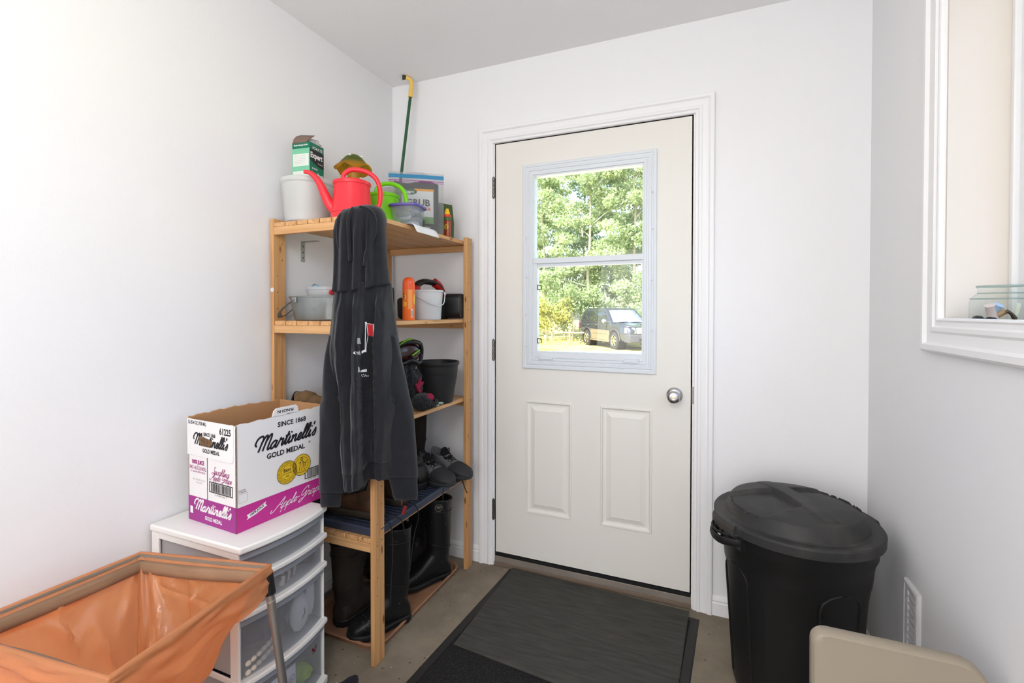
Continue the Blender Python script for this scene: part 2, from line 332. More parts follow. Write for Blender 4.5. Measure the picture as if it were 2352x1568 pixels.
# ---------------- entrance door ----------------
D=bpy.data.objects.new('door_1',None); S.collection.objects.link(D); D.location=(.614,0,0); struct(D,'white steel entrance door with half window')
ox=.614
def gridface(b,X,Z,holes,y,mi=0):
    for i in range(len(X)-1):
        for k in range(len(Z)-1):
            cx,cz=(X[i]+X[i+1])/2,(Z[k]+Z[k+1])/2
            if any(h[0]<cx<h[1] and h[2]<cz<h[3] for h in holes): continue
            b.add([(X[i],y,Z[k]),(X[i+1],y,Z[k]),(X[i+1],y,Z[k+1]),(X[i],y,Z[k+1])],[(0,1,2,3)],mi)
x0,x1,z0,z1=0.0,.914,.063,2.088; hl=(.170,.745,1.02,1.94)
pan=[(.776-ox,1.006-ox,.288,.834),(1.1405-ox,1.368-ox,.288,.834)]
X=sorted({x0,x1,*[q for h in [hl]+pan for q in h[:2]]}); Z=sorted({z0,z1,*[q for h in [hl]+pan for q in h[2:]]})
b=MB(); gridface(b,X,Z,[hl]+pan,0.0)
for h in pan:
    b.rect(lambda a,c,q:(a,-q,c),h,[(0,0),(.002,.0035),(.008,.0035),(.012,-.004),(.018,-.006),(.026,-.006),(.044,.000),(.048,.002),(.050,.0015)])
b.box(x0,x0+.004,.0,.044,z0,z1).box(x1-.004,x1,.0,.044,z0,z1).box(x0,x1,.0,.044,z1-.004,z1).box(x0,x1,0,.044,z0,z0+.004)
b.box(x0,hl[0],.040,.044,z0,z1).box(hl[1],x1,.040,.044,z0,z1).box(hl[0],hl[1],.040,.044,z0,hl[2]).box(hl[0],hl[1],.040,.044,hl[3],z1)
b.build('door_slab',doorp,D,ang=12)
MB().box(0.002,.912,.003,.04,.050,.0632).box(0.002,.912,-.001,.003,.047,.064).build('door_sweep',black,D,label='black rubber sweep')
# window insert frame (bluish white plastic)
lite=mat('lite_frame_plastic',(222,228,234),.4)
fn=lambda a,c,q:(a,-q,c); FR=(.7635-ox,1.383-ox,.989,1.9635)
b=MB(); b.rect(fn,FR,[(0,0),(0,.008),(.003,.010),(.012,.010),(.014,.0075),(.020,.0075),(.022,.011),(.032,.012),(.034,.009),(.040,.009),(.042,.013),(.052,.013),(.054,.008),(.060,.008),(.062,-.025)],cap=False)
# lower sash area: thicker bottom rail and meeting rail
b.box(.83-ox-.004,1.327-ox+.004,-.011,.02,1.045,1.073).box(.83-ox-.004,1.327-ox+.004,-.016,.02,1.490,1.514).box(.83-ox-.004,1.327-ox+.004,-.004,.024,1.474,1.490)
b.box(.83-ox-.006,.838-ox,-.010,.02,1.05,1.50).box(1.322-ox,1.331-ox,-.010,.02,1.05,1.50)
LF=b.build('window_frame',lite,D,ang=25,label='pale grey plastic frame of the door window')
for zz,xx in [(1.25,.782),(1.62,.782),(1.10,.782),(1.62,1.364),(1.40,1.364),(1.18,1.364),(1.78,1.364),(1.43,.782)]:
    MB().lathe([(.0001,0),(.0045,.0),(.004,.0025),(.001,.0035)],12,c0=True).xf(Matrix.Translation((xx-ox,-.0105,zz))@Matrix.Rotation(R(90),4,'X')).build('screw_cover',lite,D)
# lift tabs
for s,xx in ((1,.850),(-1,1.312)):
    P=[(0,0),(.070*s,0),(.066*s,.006),(.058*s,.016),(.002*s,.018)]
    b=MB().prism([(xx-ox+a,1.048+c-.012) for a,c in P],-.020,-.011,'y'); b.build('sash_lift',lite,D,bevel=.002)
# night latches, black outlined squares on the glass edge
for zz in (1.376,1.122):
    b=MB(); P=[(0,-.012),(.022,-.010),(.020,.012),(0,.014)]; Q=[(.004,-.008),(.018,-.007),(.016,.008),(.004,.010)]
    b.add([(.838-ox+a,-.008,zz+c) for a,c in P]+[(.838-ox+a,-.008,zz+c) for a,c in Q]+[(.838-ox+a,-.003,zz+c) for a,c in P],[(i,(i+1)%4,4+(i+1)%4,4+i) for i in range(4)]+[(i,(i+1)%4,8+(i+1)%4,8+i) for i in range(4)])
    b.build('sash_latch',mat('dark_plastic',(50,52,54),.5),D,label='small black latch')
gl=glassy('door_glass',(250,252,250),1.35)
MB().box(.825-ox,1.332-ox,.012,.015,1.50,1.91).build('upper_pane',gl,D,flat=True); MB().box(.825-ox,1.332-ox,.002,.005,1.06,1.50).build('lower_pane',gl,D,flat=True)
# hinges
for zz in (1.873,1.072,.279):
    b=MB()
    for k in range(5): b.lathe([(.0062,-.0085),(.0066,-.008),(.0066,.008),(.0062,.0085)],14,(-.006,-.0075,zz+(k-2)*.0195),c0=True,c1=True)
    b.lathe([(.003,-.053),(.005,-.051),(.005,-.049)],10,(-.006,-.0075,zz),c0=True); b.lathe([(.005,.049),(.005,.051),(.002,.054)],10,(-.006,-.0075,zz),c1=True)
    b.box(-.0095,.001,-.0008,.0006,zz-.048,zz+.048); b.build('hinge',steel,D)
# knob
K=Matrix.Translation((1.459-ox,0,.904))@Matrix.Rotation(R(90),4,'X')
k=MB().lathe([(.0001,0),(.033,0),(.0335,.002),(.031,.007),(.023,.011),(.015,.013),(.0135,.02),(.013,.034),(.017,.040),(.0235,.046),(.0265,.054),(.0262,.060),(.023,.066),(.015,.0685),(.0105,.069),(.0105,.064),(.0001,.064)],40).xf(K).build('door_knob',nickel,D,ang=60)
MB().box(-.0075,.0075,-.003,.003,.060,.072).xf(K).build('thumb_turn',mat('brass_turn',(214,205,170),.3,1),k,bevel=.0012)
MB().box(.9135,.9150,-.0005,.03,.868,.944).box(.917,.922,-.0022,.02,.872,.945).build('latch_plate',steel,D)
# ================= SHELVING UNIT =================
wx,wy,wz=wood('pine_x',0),wood('pine_y',1),wood('pine_z',2,(216,168,114),(168,108,62))
U=thing('shelving_unit','open pine shelving unit with slatted shelves in the corner beside the door','shelf',(.26,-.42,0))
ux,uy=.26,-.42
ZT=[1.606,1.225,.840,.452]
k=0
for (px0,px1) in ((.010,.028),(.4895,.5075)):
    for (py0,py1) in ((-.790,-.734),(-.100,-.044)):
        b=MB().box(px0-ux,px1-ux,py0-uy,py1-uy,.0,1.622)
        # finger-joint style drilled holes
        xs=px1-ux+.0003
        for zz in [.12+.064*i for i in range(24)]:
            for yy in (.016,.040):
                if (int(zz*97)+int(yy*800))%3: continue
                b.lathe([(.0001,0),(.0022,0)],8,c0=False).add([],[]) if False else b.add([(xs,py0-uy+yy+.0022*math.cos(a*PI/4),zz+.0022*math.sin(a*PI/4)) for a in range(8)],[tuple(range(8))],1)
        b.build('post',[wz,mat('knot_hole',(70,42,22),.9)],U,bevel=.0015)
for zt in ZT:
    for i in range(8):
        xa=.0295-ux+i*.0578; b=MB().box(xa,xa+.0535,-.788-uy,-.046-uy,zt-.0165,zt)
        b.build('slat',wy,U,bevel=.0016)
    for ya in (-.7895,-.062):
        MB().box(.0285-ux,.489-ux,ya-uy,ya+.017-uy,zt-.0475,zt-.017).build('cross_rail',wx,U,bevel=.0015)
# gilt screws at the rail joints on the right posts
scr=mat('brass_screw',(170,150,100),.35,1)
for zt in ZT:
    for yy in (-.775,-.75,-.085,-.06):
        MB().lathe([(.0001,.0018),(.002,.0018),(.0034,.0006),(.0034,0)],12).xf(Matrix.Translation((.5075-ux,yy-uy,zt-.025+(.012 if yy in(-.75,-.06) else 0)))@Matrix.Rotation(R(90),4,'Y')).build('screw',scr,U)
MB().lathe([(.0001,.0015),(.008,.0015),(.009,0)],20).xf(Matrix.Translation((.02-ux,-.790-uy,1.345))@Matrix.Rotation(R(90),4,'X')).build('round_sticker',mat('sticker_white',(225,222,220),.6),U,label='small round white sticker on the back left post')
# brackets on the left wall under the top shelf
for (yy,zz,lab) in ((-.62,1.556,'perforated steel angle bracket on the left wall under the top shelf'),):
    g=mat('galvanised_bracket',(165,170,168),.4,.8)
    A=thing('angle_bracket',lab,'bracket',(.0,yy,zz)); b=MB().box(0,.002,-.010,.010,-.085,0).box(0,.085,-.010,.010,-.002,0); b.build('bracket_plate',g,A,bevel=.0004)
    for q in (-.02,-.045,-.068): b=MB().add([(.0025,.003*math.cos(a*PI/5),q+.003*math.sin(a*PI/5)) for a in range(10)],[tuple(range(10))]); b.build('bracket_hole',mat('bracket_hole_dark',(35,35,35),.8),A)

# ================= DRAWER TOWER =================
wp=mat('white_plastic',(240,239,236),.35,spec=.4); fro=clear('frosted_drawer_plastic',(240,240,242),.78,.25,two=(236,238,242)); frw=clear('frosted_tray_plastic',(238,238,238),.38,.3,two=(232,234,238)); frd=clear('clear_drawer_band',(214,218,226),.40,.15,two=(225,228,235))
TX,TY=.008,-1.225; TW,TL=.385,.318      # depth in x, length in y
T=thing('drawer_tower','white plastic tower of four see-through drawers standing against the left wall','drawers',(TX,TY,0))
BOW=.024
def bow(y0,y1,n=16,off=0): return [(TW+off+BOW*(1-(2*i/n-1)**2),y0+(y1-y0)*i/n) for i in range(n+1)]
def bowpoly(x0,y0,y1,off=0): return [(x0,y0)]+bow(y0,y1,16,off)+[(x0,y1)]
MB().prism(bowpoly(0,-.004,TL+.004,.010),.586,.606).build('top_plate',wp,T,bevel=.005,seg=3)
b=MB()
for (xa,xb) in ((.004,.036),(TW-.036,TW-.002)):
    for (ya,yb) in ((.0,.008),(TL-.008,TL)):
        b.box(xa,xb,ya,yb,.0,.5855)
for zz in (.497,.400,.208,.0):
    h=.016 if zz else .026
    for (ya,yb) in ((.001,.007),(TL-.007,TL-.001)): b.box(.036,TW-.036,ya,yb,zz,zz+h)
    b.box(.005,.010,.009,TL-.009,zz,zz+h)
for (ya,yb) in ((.001,.007),(TL-.007,TL-.001)): b.box(.036,TW-.036,ya,yb,.566,.587)
b.build('frame',wp,T,bevel=.002)
LIP=[.497,.400,.208,.002]
for zz in LIP: MB().prism(bowpoly(TW-.03,-.003,TL+.003,.010),zz,zz+(.016 if zz>.1 else .024)).build('divider_lip',wp,T,bevel=.004,seg=3)
for i,(za,zb) in enumerate(((.513,.584),(.416,.495),(.224,.398),(.026,.206))):
    # open tray: curved front, two sides, back and floor, of thin see-through plastic
    P=[(.02,.012)]+bow(.012,TL-.012,14,-.006)+[(.02,TL-.012)]; th=.0022; n=len(P); rings=[]
    cx,cy=.2,TL/2
    def ins(q,d): 
        v=Vector((cx-q[0],cy-q[1])); v.normalize(); return (q[0]+v.x*d,q[1]+v.y*d)
    Z=za+.002; top=zb-.004
    rings=[[(x,y,Z) for x,y in P],[(x,y,top) for x,y in P],[(*ins(q,th),top) for q in P],[(*ins(q,th),Z+th) for q in P]]
    dm=MB().loft(rings,mi=0); dm.m=[0 if min(dm.v[i2].x for i2 in q_)>TW-.03 and abs(sum(dm.v[i2].z for i2 in q_)/len(q_)-(Z+top)/2)<(top-Z)*.45 else 1 for q_ in dm.f]; dr=dm.build('drawer',[fro,frw],T,ang=30,label='see-through drawer')
    b=MB(); bw=[(x,y) for x,y in bow(.004,TL-.004,14,-.0035)]; b.loft([[(x,y,zb-.004) for x,y in bw],[(x+.004,y,zb-.005) for x,y in bw],[(x+.004,y,zb-.019) for x,y in bw],[(x,y,zb-.020) for x,y in bw]],closed=False)
    b.loft([[(x+.0045,y,zb-.016) for x,y in bw],[(x+.0055,y,zb-.0165) for x,y in bw],[(x+.0045,y,zb-.017) for x,y in bw]],closed=False)
    b.build('drawer_pull',frd,dr,label='clear grip band along the drawer front')
# things inside the drawers
navy=mat('navy_cloth',(22,28,52),.9,bump=.5,bscale=40,bdist=.004,sheen=.3,var=.25); plum=mat('plum_cloth',(74,32,66),.9,bump=.4,bscale=50,bdist=.003,var=.2)
ecru=mat('ecru_knit',(226,214,196),.95,bump=.8,bscale=120,bdist=.004); slip=mat('white_quilted_cloth',(228,226,222),.8,bump=.5,bscale=60,bdist=.004,var=.06)
def blob(b,c,r,seed,amp=.18,n=22,m=14,mi=0,fr=3):
    return b.sphere(c,r,n,m,mi,wob=lambda d:amp*mnoise.noise(Vector((d.x*fr+seed,d.y*fr,d.z*fr)))*2)
def soft(name,label,cat,c,r,seed,ma,amp=.15,group=None,fr=3): 
    A=tag(blob(MB(),(0,0,r[2]),r,seed,amp,30,18,fr=fr).build(name,ma),label,cat,group); A.location=c; return A
soft('folded_clothes','navy folded cloth in the second drawer down','clothes',(TX+.255,TY+.13,.4215),(.130,.115,.033),3,navy,.10)
soft('folded_clothes','plum folded cloth at the right end of the second drawer','clothes',(TX+.325,TY+.262,.4215),(.06,.036,.034),5,plum,.08)
soft('folded_clothes','navy folded jumper filling the large third drawer','clothes',(TX+.265,TY+.125,.232),(.128,.108,.080),8,navy,.08)
soft('folded_clothes','dark grey-blue cloth in the bottom drawer','clothes',(TX+.235,TY+.12,.034),(.140,.102,.078),12,mat('slate_cloth',(52,58,72),.9,bump=.4,bscale=40,var=.2),.08)
o=soft('cloth_bundle','lime green bundle behind the bottom drawer front','cloth',(TX+.335,TY+.262,.032),(.035,.032,.028),15,mat('lime_cloth',(190,226,60),.8),.1)
# ribbed cuffs and cream knit stripes seen through drawers 2 and 3
def cuff(loc,rz,label):
    A=thing('knit_cuff',label,'clothes',loc,rz)
    for i in range(5):
        b=MB(); b.tube([(0,-.030+.015*i,.0),(.004,-.030+.015*i,.022),(0,-.030+.015*i,.044)],.0075,10); b.build('knit_rib',ecru if i%2==0 else plum,A)
    return A
cuff((TX+.372,TY+.175,.424),.3,'cream and plum striped knit cuff pressed against the second drawer front')
A=thing('knit_trim','two cream knitted stripes low at the left of the third drawer','clothes',(TX+.383,TY+.075,.262))
for j in range(2):
    b=MB()
    for i in range(6): b.sphere((.004*math.sin(i*.5),-.045+i*.016,j*-.026+.004*i),(.006,.0095,.008),10,8)
    b.build('knit_stripe',ecru,A)
A=thing('slipper','white quilted slipper pressed against the right of the third drawer','slipper',(TX+.372,TY+.222,.232))
blob(MB(),(0,.0,.062),(.017,.036,.060),2,.05,30,20).build('slipper_body',slip,A); blob(MB(),(-.008,.048,.085),(.012,.020,.064),7,.1).build('slipper_sole',slip,A)
MB().tube(cat_rom([(.016,-.006,.045),(.0185,.004,.060),(.0185,.002,.078)],5),.0013,6).build('slipper_slit',black,A)
# butterfly card and small butterfly sticker on the bottom drawer
wine=mat('wine_print',(112,28,48),.6)
def butterfly(ink,u,v,s,mi=0,w=.0016):
    for sg in (1,-1):
        ink.stroke([(u+sg*.1*s,v),(u+sg*.5*s,v+.75*s),(u+sg*1.0*s,v+1.0*s),(u+sg*1.05*s,v+.55*s),(u+sg*.55*s,v+.15*s),(u+sg*.1*s,v)],w,mi)
        ink.stroke([(u+sg*.1*s,v),(u+sg*.7*s,v-.05*s),(u+sg*.85*s,v-.5*s),(u+sg*.45*s,v-.75*s),(u+sg*.1*s,v-.1*s)],w,mi)
        ink.stroke([(u+sg*.45*s,v+.3*s),(u+sg*.85*s,v+.75*s)],w*1.6,mi); ink.stroke([(u+sg*.3*s,v-.15*s),(u+sg*.6*s,v-.4*s)],w*1.6,mi)
        ink.stroke([(u,v+.35*s),(u+sg*.15*s,v+.75*s),(u+sg*.32*s,v+.85*s)],w*.7,mi)
    ink.stroke([(u,v-.5*s),(u,v+.4*s)],w*1.8,mi)
def dfront(off=0):
    def f(u,v): t=(u-.0)/TL; return (TW-.006+BOW*(1-(2*t-1)**2)+off,u,v)
    return f
A=thing('butterfly_card','white card with a wine-red butterfly behind the bottom drawer front','card',(TX,TY,0))
def f0(u,v): return (TW-.012+BOW*(1-(2*(.14)/TL-1)**2)+(u-.14)*.03,u,v)
b=Ink(f0); b.rectf(.096,.182,.045,.163); b.build('card_sheet',mat('card_white',(232,232,236),.6),A,flat=True,solid=.001)
ink=Ink(lambda u,v:(f0(u,v)[0]+.0008,u,v)); butterfly(ink,.139,.100,.034,w=.0024); ink.build('butterfly_print',wine,A)
b=Ink(dfront(.0012)); 
for sg in (1,-1): b.poly([(.262,.150),(.262+sg*.011,.163),(.262+sg*.012,.152),(.262+sg*.004,.148),(.262+sg*.008,.138),(.262,.143)][::sg])
o=b.build('butterfly_sticker',wine,T,label='tiny dark red butterfly sticker')

# ================= CARDBOARD BOX =================
BXL,BXW,BXH=.327,.238,.320
B=thing('cardboard_box','open white and magenta sparkling juice carton with black script lettering, on the drawer tower','box',(.3165,-1.172,.6065),R(-4.1))
kraft=mat('kraft_board',(186,140,98),.85,bump=.15,bscale=200); wb=mat('white_board',(234,233,234),.6,bump=.08,bscale=150); mag=mat('magenta_print',(190,44,140),.5); pur=mat('purple_print',(158,46,136),.5)
th=.004; jag=random.Random(4)
def wall(P,hN,inner,mi):   # thin board wall between two plan points with a torn top edge
    (ax,ay),(bx,by)=P; n=26; rings=[]
    d=Vector((bx-ax,by-ay)).normalized(); nn=Vector((d.y,-d.x))*th*inner
    for k in range(n+1):
        t=k/n; h=BXH+hN(t); x=ax+(bx-ax)*t; y=ay+(by-ay)*t
        rings.append([(x,y,0),(x,y,h),(x+nn.x,y+nn.y,h-.0015),(x+nn.x,y+nn.y,0)])
    m=MB().loft(rings); m.m=[]
    for q in m.f:
        c=sum((m.v[i] for i in q),Vector())/len(q); no=(m.v[q[1]]-m.v[q[0]]).cross(m.v[q[2]]-m.v[q[1]])
        on=all(abs((m.v[i]-Vector((ax,ay,0))).dot(Vector((nn.x,nn.y,0)).normalized()))<.0006 for i in q); m.m.append(0 if on else 1)
    return m
r1=lambda t:.0015*math.sin(t*37)+.001*math.sin(t*83)
sideh=lambda t:r1(t)+.004*t
b=wall([(0,0),(0,BXL)],sideh,-1,0)
b._m(wall([(0,BXL),(-BXW,BXL)],lambda t:r1(t)*.5+.004,-1,0)); b._m(wall([(-BXW,BXL),(-BXW,0)],lambda t:.004+.012*math.sin(t*3)**2*.4+r1(t),-1,0)); b._m(wall([(-BXW,0),(0,0)],lambda t:r1(t)-.002-.006*math.sin(PI*t)**2,-1,0))
b.box(-BXW,0,0,BXL,0,.004,1)
b.build('carton_body',[wb,kraft],B,flat=True)
# magenta band wraps the front and end
fs=lambda o:(lambda u,v:(o,u,v)); fe=lambda o:(lambda u,v:(u-BXW,-o,v))
i1=Ink(fs(.0004)); i1.rectf(0,BXL,0,.0745,0); i1.build('magenta_band',mag,B,flat=True)
i1=Ink(fe(.0004)); i1.poly([(0,0),(BXW,0),(BXW,.070),(BXW-.004,.0765),(0,.0765)]); i1.build('magenta_band',pur,B,flat=True)
ink_b=mat('black_ink',(34,32,36),.6); ink_w=mat('white_ink',(240,236,240),.6); gold=mat('gold_ink',(226,188,40),.5); ink_m=mat('magenta_ink',(160,40,120),.6); pale=mat('grey_ink',(150,148,150),.6)
K=Ink(fs(.0009)); L_=BXL
K.text('SINCE 1868',.190,.292,.0215,0,bold=.0006)
K.script('Martinelli\'s',.058,.2215,.0212,.0062,0,slant=.42,rot=.035,width=.222)
K.text('GOLD MEDAL',.168,.2005,.0225,0,bold=.0007,sx=1.0); K.text('®',.258,.209,.011,0)
def coin(u,v,r,gi,bi):
    K.disc(u,v,r,gi,40); 
def coin_ink(u,v,r,lady):
    C=Ink(fs(.0012)); C.disc(u,v,r,0,44); C.build('gold_medal_print',gold,B,flat=True)
    C=Ink(fs(.0015)); C.disc(u,v,r,0,44,r_in=r*.955); C.disc(u,v,r*.74,0,44,r_in=r*.715)
    if not lady:
        t='AWARDED BY THE CALIFORNIA STATE AGRICULTURAL SOCIETY '
        for i,ch in enumerate(t):
            a=-PI*.7-2*PI*i/len(t)
            if ch!=' ': C.text(ch,u+r*.84*math.cos(a),v+r*.84*math.sin(a),r*.15,0,rot=a-PI/2)
        C.text('Best',u,v+r*.2,r*.42,0,bold=.0003); C.text('APPLE CIDER',u,v-r*.1,r*.17,0); C.text('1880',u,v-r*.33,r*.2,0)
        for i in range(26):
            a=2*PI*i/26+.1; C.disc(u+r*.6*math.cos(a),v+r*.6*math.sin(a),r*.035,0,8)
    else:
        C.stroke([(u-.1*r,v+.5*r),(u,v+.72*r),(u+.12*r,v+.5*r),(u,v+.4*r),(u-.1*r,v+.5*r)],r*.06)
        C.stroke([(u-.1*r,v+.35*r),(u-.3*r,v-.5*r)],r*.05); C.stroke([(u+.1*r,v+.35*r),(u+.3*r,v-.55*r)],r*.05); C.stroke([(u,v+.3*r),(u+.05*r,v-.1*r),(u-.05*r,v-.55*r)],r*.04)
        C.stroke([(u+.1*r,v+.3*r),(u+.4*r,v+.1*r),(u+.62*r,v+.3*r)],r*.05); C.stroke([(u-.1*r,v+.3*r),(u-.35*r,v+.2*r)],r*.05)
        for i in range(9): C.stroke([(u-.55*r+i*.13*r,v-.6*r),(u-.5*r+i*.13*r,v-.72*r)],r*.03); C.disc(u+.35*r+.04*r*(i%3),v-.2*r+.06*r*i*.7,r*.03,0,8)
    C.build('medal_engraving',ink_b,B,flat=True)
coin_ink(.226,.140,.0355,True); coin_ink(.170,.131,.0375,False)
def barcode(I,u0,u1,v0,v1,seed,mi=0,wi=1):
    q=random.Random(seed); f=.0028
    I.rectf(u0,u1,v0,v0+f,mi); I.rectf(u0,u1,v1-f,v1,mi); I.rectf(u0,u0+f,v0,v1,mi); I.rectf(u1-f,u1,v0,v1,mi)
    x=u0+f+.006
    while x<u1-f-.006:
        w=q.choice([.0007,.0007,.0014,.002]); I.rectf(x,x+w,v0+f+.001,v1-f-.001,mi); x+=w+q.choice([.0008,.0008,.0015])
barcode(K,.238,.324,.086,.119,3); K.text('0   50 1744  61225   5',.283,.0815,.0068,0)
K.text('Case Qty',.0165,.124,.0062,0); K.text('12 Bottles',.0185,.118,.0062,0)
for q in ((.007,.033,.087,.0874),(.007,.033,.1126,.113),(.007,.0074,.087,.113),(.0326,.033,.087,.113)): K.rectf(*q,0)
K.build('black_lettering',ink_b,B,flat=True)
K=Ink(fs(.0009))
K.poly([(.030,.030),(.036,.036),(.031,.044),(.060,.050),(.095,.0635),(.092,.056),(.098,.050),(.062,.037)])
K.script('Apple-Grape',.125,.022,.0135,.0019,0,slant=.55,rot=.06,width=.180); K.build('white_lettering',ink_w,B,flat=True)
K=Ink(fs(.0013)); K.text('100% JUICE',.064,.0465,.0105,0,rot=.30,sx=.95,bold=.0003); K.build('banner_lettering',ink_b,B,flat=True)
# fold-out PUNCH IN tab standing above the rim
Tb=MB(); q=[(.118,-.001),(.124,.018),(.134,.026),(.205,.026),(.212,.020),(.216,.0)]
Tb.loft([[(.0,u,BXH+v) for u,v in q],[(-.0035,u,BXH+v) for u,v in q]]); Tb.build('punch_tab',wb,B,flat=True)
K=Ink(lambda u,v:(.0006,u,BXH+v)); K.text('PUNCH IN',.166,.014,.0125,0,rot=PI,bold=.0004); K.build('tab_lettering',ink_b,B,flat=True)
# end face
fl=Ink(fe(.003)); fl.poly([(.0,.206),(.218,.206),(.227,.211),(.229,.220),(.229,.318),(0,.318)]); fl.build('end_flap',wb,B,flat=True,solid=.003,bevel=.0)
K=Ink(fe(.0036)); K.text('12-25.4 OZ (750 ML)',.052,.308,.0150,0,sx=.72,bold=.0003); K.text('61225',.192,.294,.0270,0,sx=.82,bold=.0008)
K.text('SINCE 1868',.115,.277,.0150,0,sx=.80,bold=.0004); K.script("Martinelli's",.032,.2425,.0165,.0052,0,slant=.40,rot=.0,width=.168); K.text('GOLD MEDAL',.122,.2265,.0165,0,sx=.82,bold=.0005)
K.build('black_lettering',ink_b,B,flat=True)
K=Ink(fe(.0042)); K.poly([(.062,.268),(.078,.270),(.126,.262),(.132,.254),(.118,.240),(.085,.240),(.066,.246)]); K.build('torn_hand_hole',mat('torn_board',(110,84,58),.9,var=.4,vscale=90),B,flat=True)
K=Ink(fe(.0008)); K.rectf(.098,.1005,.0765,.206); K.rectf(BXW-.0015,BXW,0,.31); barcode(K,.108,.222,.103,.136,8); K.text('0   50 1744  61225   5',.165,.098,.0065,0); K.build('end_lettering',ink_b,B,flat=True)
K=Ink(fe(.0008)); K.text('100% JUICE',.050,.185,.0170,0,sx=.78,bold=.0007); K.text('NO ALCOHOL',.050,.167,.0170,0,sx=.76,bold=.0001); K.text('U.S. GROWN FRESH APPLES',.050,.155,.0085,0,sx=.72)
K.script('Sparkling',.122,.160,.0105,.0014,0,slant=.5,width=.082); K.script('Apple-Grape',.118,.142,.0100,.0014,0,slant=.5,width=.098); K.build('magenta_lettering',ink_m,B,flat=True)
K=Ink(fe(.0009)); K.script("Martinelli's",.030,.0375,.0160,.0050,0,slant=.40,width=.180); K.text('GOLD MEDAL',.128,.0185,.0165,0,sx=.82,bold=.0005); K.rectf(.010,.024,.022,.044); K.build('white_lettering',ink_w,B,flat=True)
K=Ink(fe(.0008)); K.text('BEST BEFORE 24 10 18',.055,.131,.008,0,sx=.8); K.text('12 0 4518 A',.055,.122,.008,0,sx=.8); K.build('stamped_code',mat('faint_ink',(196,194,194),.7),B,flat=True)
# ================= MATS =================
def slab(poly,z0,z1): return MB().prism(poly,z0,z1)
A=thing('doormat','large black carpet doormat with a rubber border in front of the door','mat',(1.1,-.7,0))
O=[(.698,-.012),(1.565,-.066),(1.475,-1.55),(.606,-1.495)]
O=[(x-1.1,y+.7) for x,y in O]
def inset(P,d):
    c=Vector((sum(p[0] for p in P)/4,sum(p[1] for p in P)/4)); out=[]
    for i,p in enumerate(P):
        a=Vector(P[i-1])-Vector(p); b=Vector(P[(i+1)%4])-Vector(p); out.append(tuple(Vector(p)+a.normalized()*d+b.normalized()*d))
    return out
rub=mat('mat_rubber',(44,43,41),.6,bump=.2,bscale=200)
b=MB().loft([[(x,y,0.0004) for x,y in O],[(x,y,.003) for x,y in inset(O,.006)],[(x,y,.0042) for x,y in inset(O,.034)],[(x,y,.0004) for x,y in inset(O,.036)]][:3]); b.build('rubber_border',rub,A,ang=10)
def carpet():
    m=mat('mat_carpet',(20,20,21),.95,bump=1,bscale=420,bdist=.004,var=.0); N=m.node_tree.nodes; L=m.node_tree.links; p=N['Principled BSDF']
    v=N.new('ShaderNodeTexNoise'); v.inputs['Scale'].default_value=260; v.inputs['Detail'].default_value=3; tc=N.new('ShaderNodeTexCoord'); L.new(tc.outputs['Object'],v.inputs[0])
    r=N.new('ShaderNodeValToRGB'); e=r.color_ramp.elements; e[0].position=.5; e[0].color=(*sr(14,14,16),1); e[1].position=.72; e[1].color=(*sr(62,60,58),1); L.new(v.outputs[0],r.inputs[0]); L.new(r.outputs[0],p.inputs['Base Color']); return m
I=inset(O,.034); MB().loft([[(x,y,.004) for x,y in I],[(x,y,.0085) for x,y in inset(O,.036)]]).build('carpet_field',carpet(),A,flat=True)
A=thing('rubber_mat','smaller worn charcoal rubber mat lying on top of the carpet doormat','mat',(1.1,-.32,.0088))
P=[(.716,-.020),(1.524,-.045),(1.499,-.655),(.714,-.592)]; P=[(x-1.1,y+.32) for x,y in P]
m=mat('worn_rubber',(66,65,61),.75,bump=.6,bscale=120,bdist=.002,var=.28,vscale=9,stretch=(1,8,1))
MB().loft([[(x,y,0) for x,y in P],[(x,y,.004) for x,y in P],[(x,y,.0055) for x,y in inset(P,.004)]]).build('rubber_sheet',m,A,ang=20)

# ================= GARBAGE BIN =================
bx,by=1.856,-.345; bp=mat('black_bin_plastic',(24,24,25),.45,bump=.15,bscale=160,spec=.4); lp=mat('charcoal_lid_plastic',(50,50,51),.55,bump=.35,bscale=220,bdist=.0012,spec=.35)
def dusty(m):
    N=m.node_tree.nodes; L=m.node_tree.links; p=N['Principled BSDF']; n=N.new('ShaderNodeTexNoise'); n.inputs['Scale'].default_value=7; n.inputs['Detail'].default_value=7; tc=N.new('ShaderNodeTexCoord'); L.new(tc.outputs['Object'],n.inputs[0])
    r=N.new('ShaderNodeValToRGB'); e=r.color_ramp.elements; e[0].position=.48; e[0].color=(*sr(50,50,51),1); e[1].position=.75; e[1].color=(*sr(76,73,69),1); L.new(n.outputs[0],r.inputs[0]); L.new(r.outputs[0],p.inputs['Base Color'])
dusty(lp)
G=thing('trash_can','round black plastic garbage can with a domed charcoal lid in the right corner','trash can',(bx,by,0))
rb=lambda z:.180+.040*z/.585
def cw(a,z): # vertical flutes
    return 1-(.035 if (math.cos(a*4+.6)>.15 and .03<z<.43) else 0)
prof=[(.0001,.004),(.165,.004),(.176,.012),(rb(.03),.03),(rb(.06),.06),(rb(.1),.1),(rb(.2),.2),(rb(.3),.3),(rb(.40),.40),(rb(.43),.43),(rb(.45),.45),(rb(.50)+.002,.50),(rb(.52)+.010,.515),(rb(.55)+.011,.572),(rb(.57)+.004,.577),(rb(.56)-.006,.565),(rb(.3)-.008,.3),(.170,.015)]
MB().lathe(prof,96,c0=True,wob=lambda a,z:cw(a,z)).build('can_body',bp,G,ang=30,smooth=1)
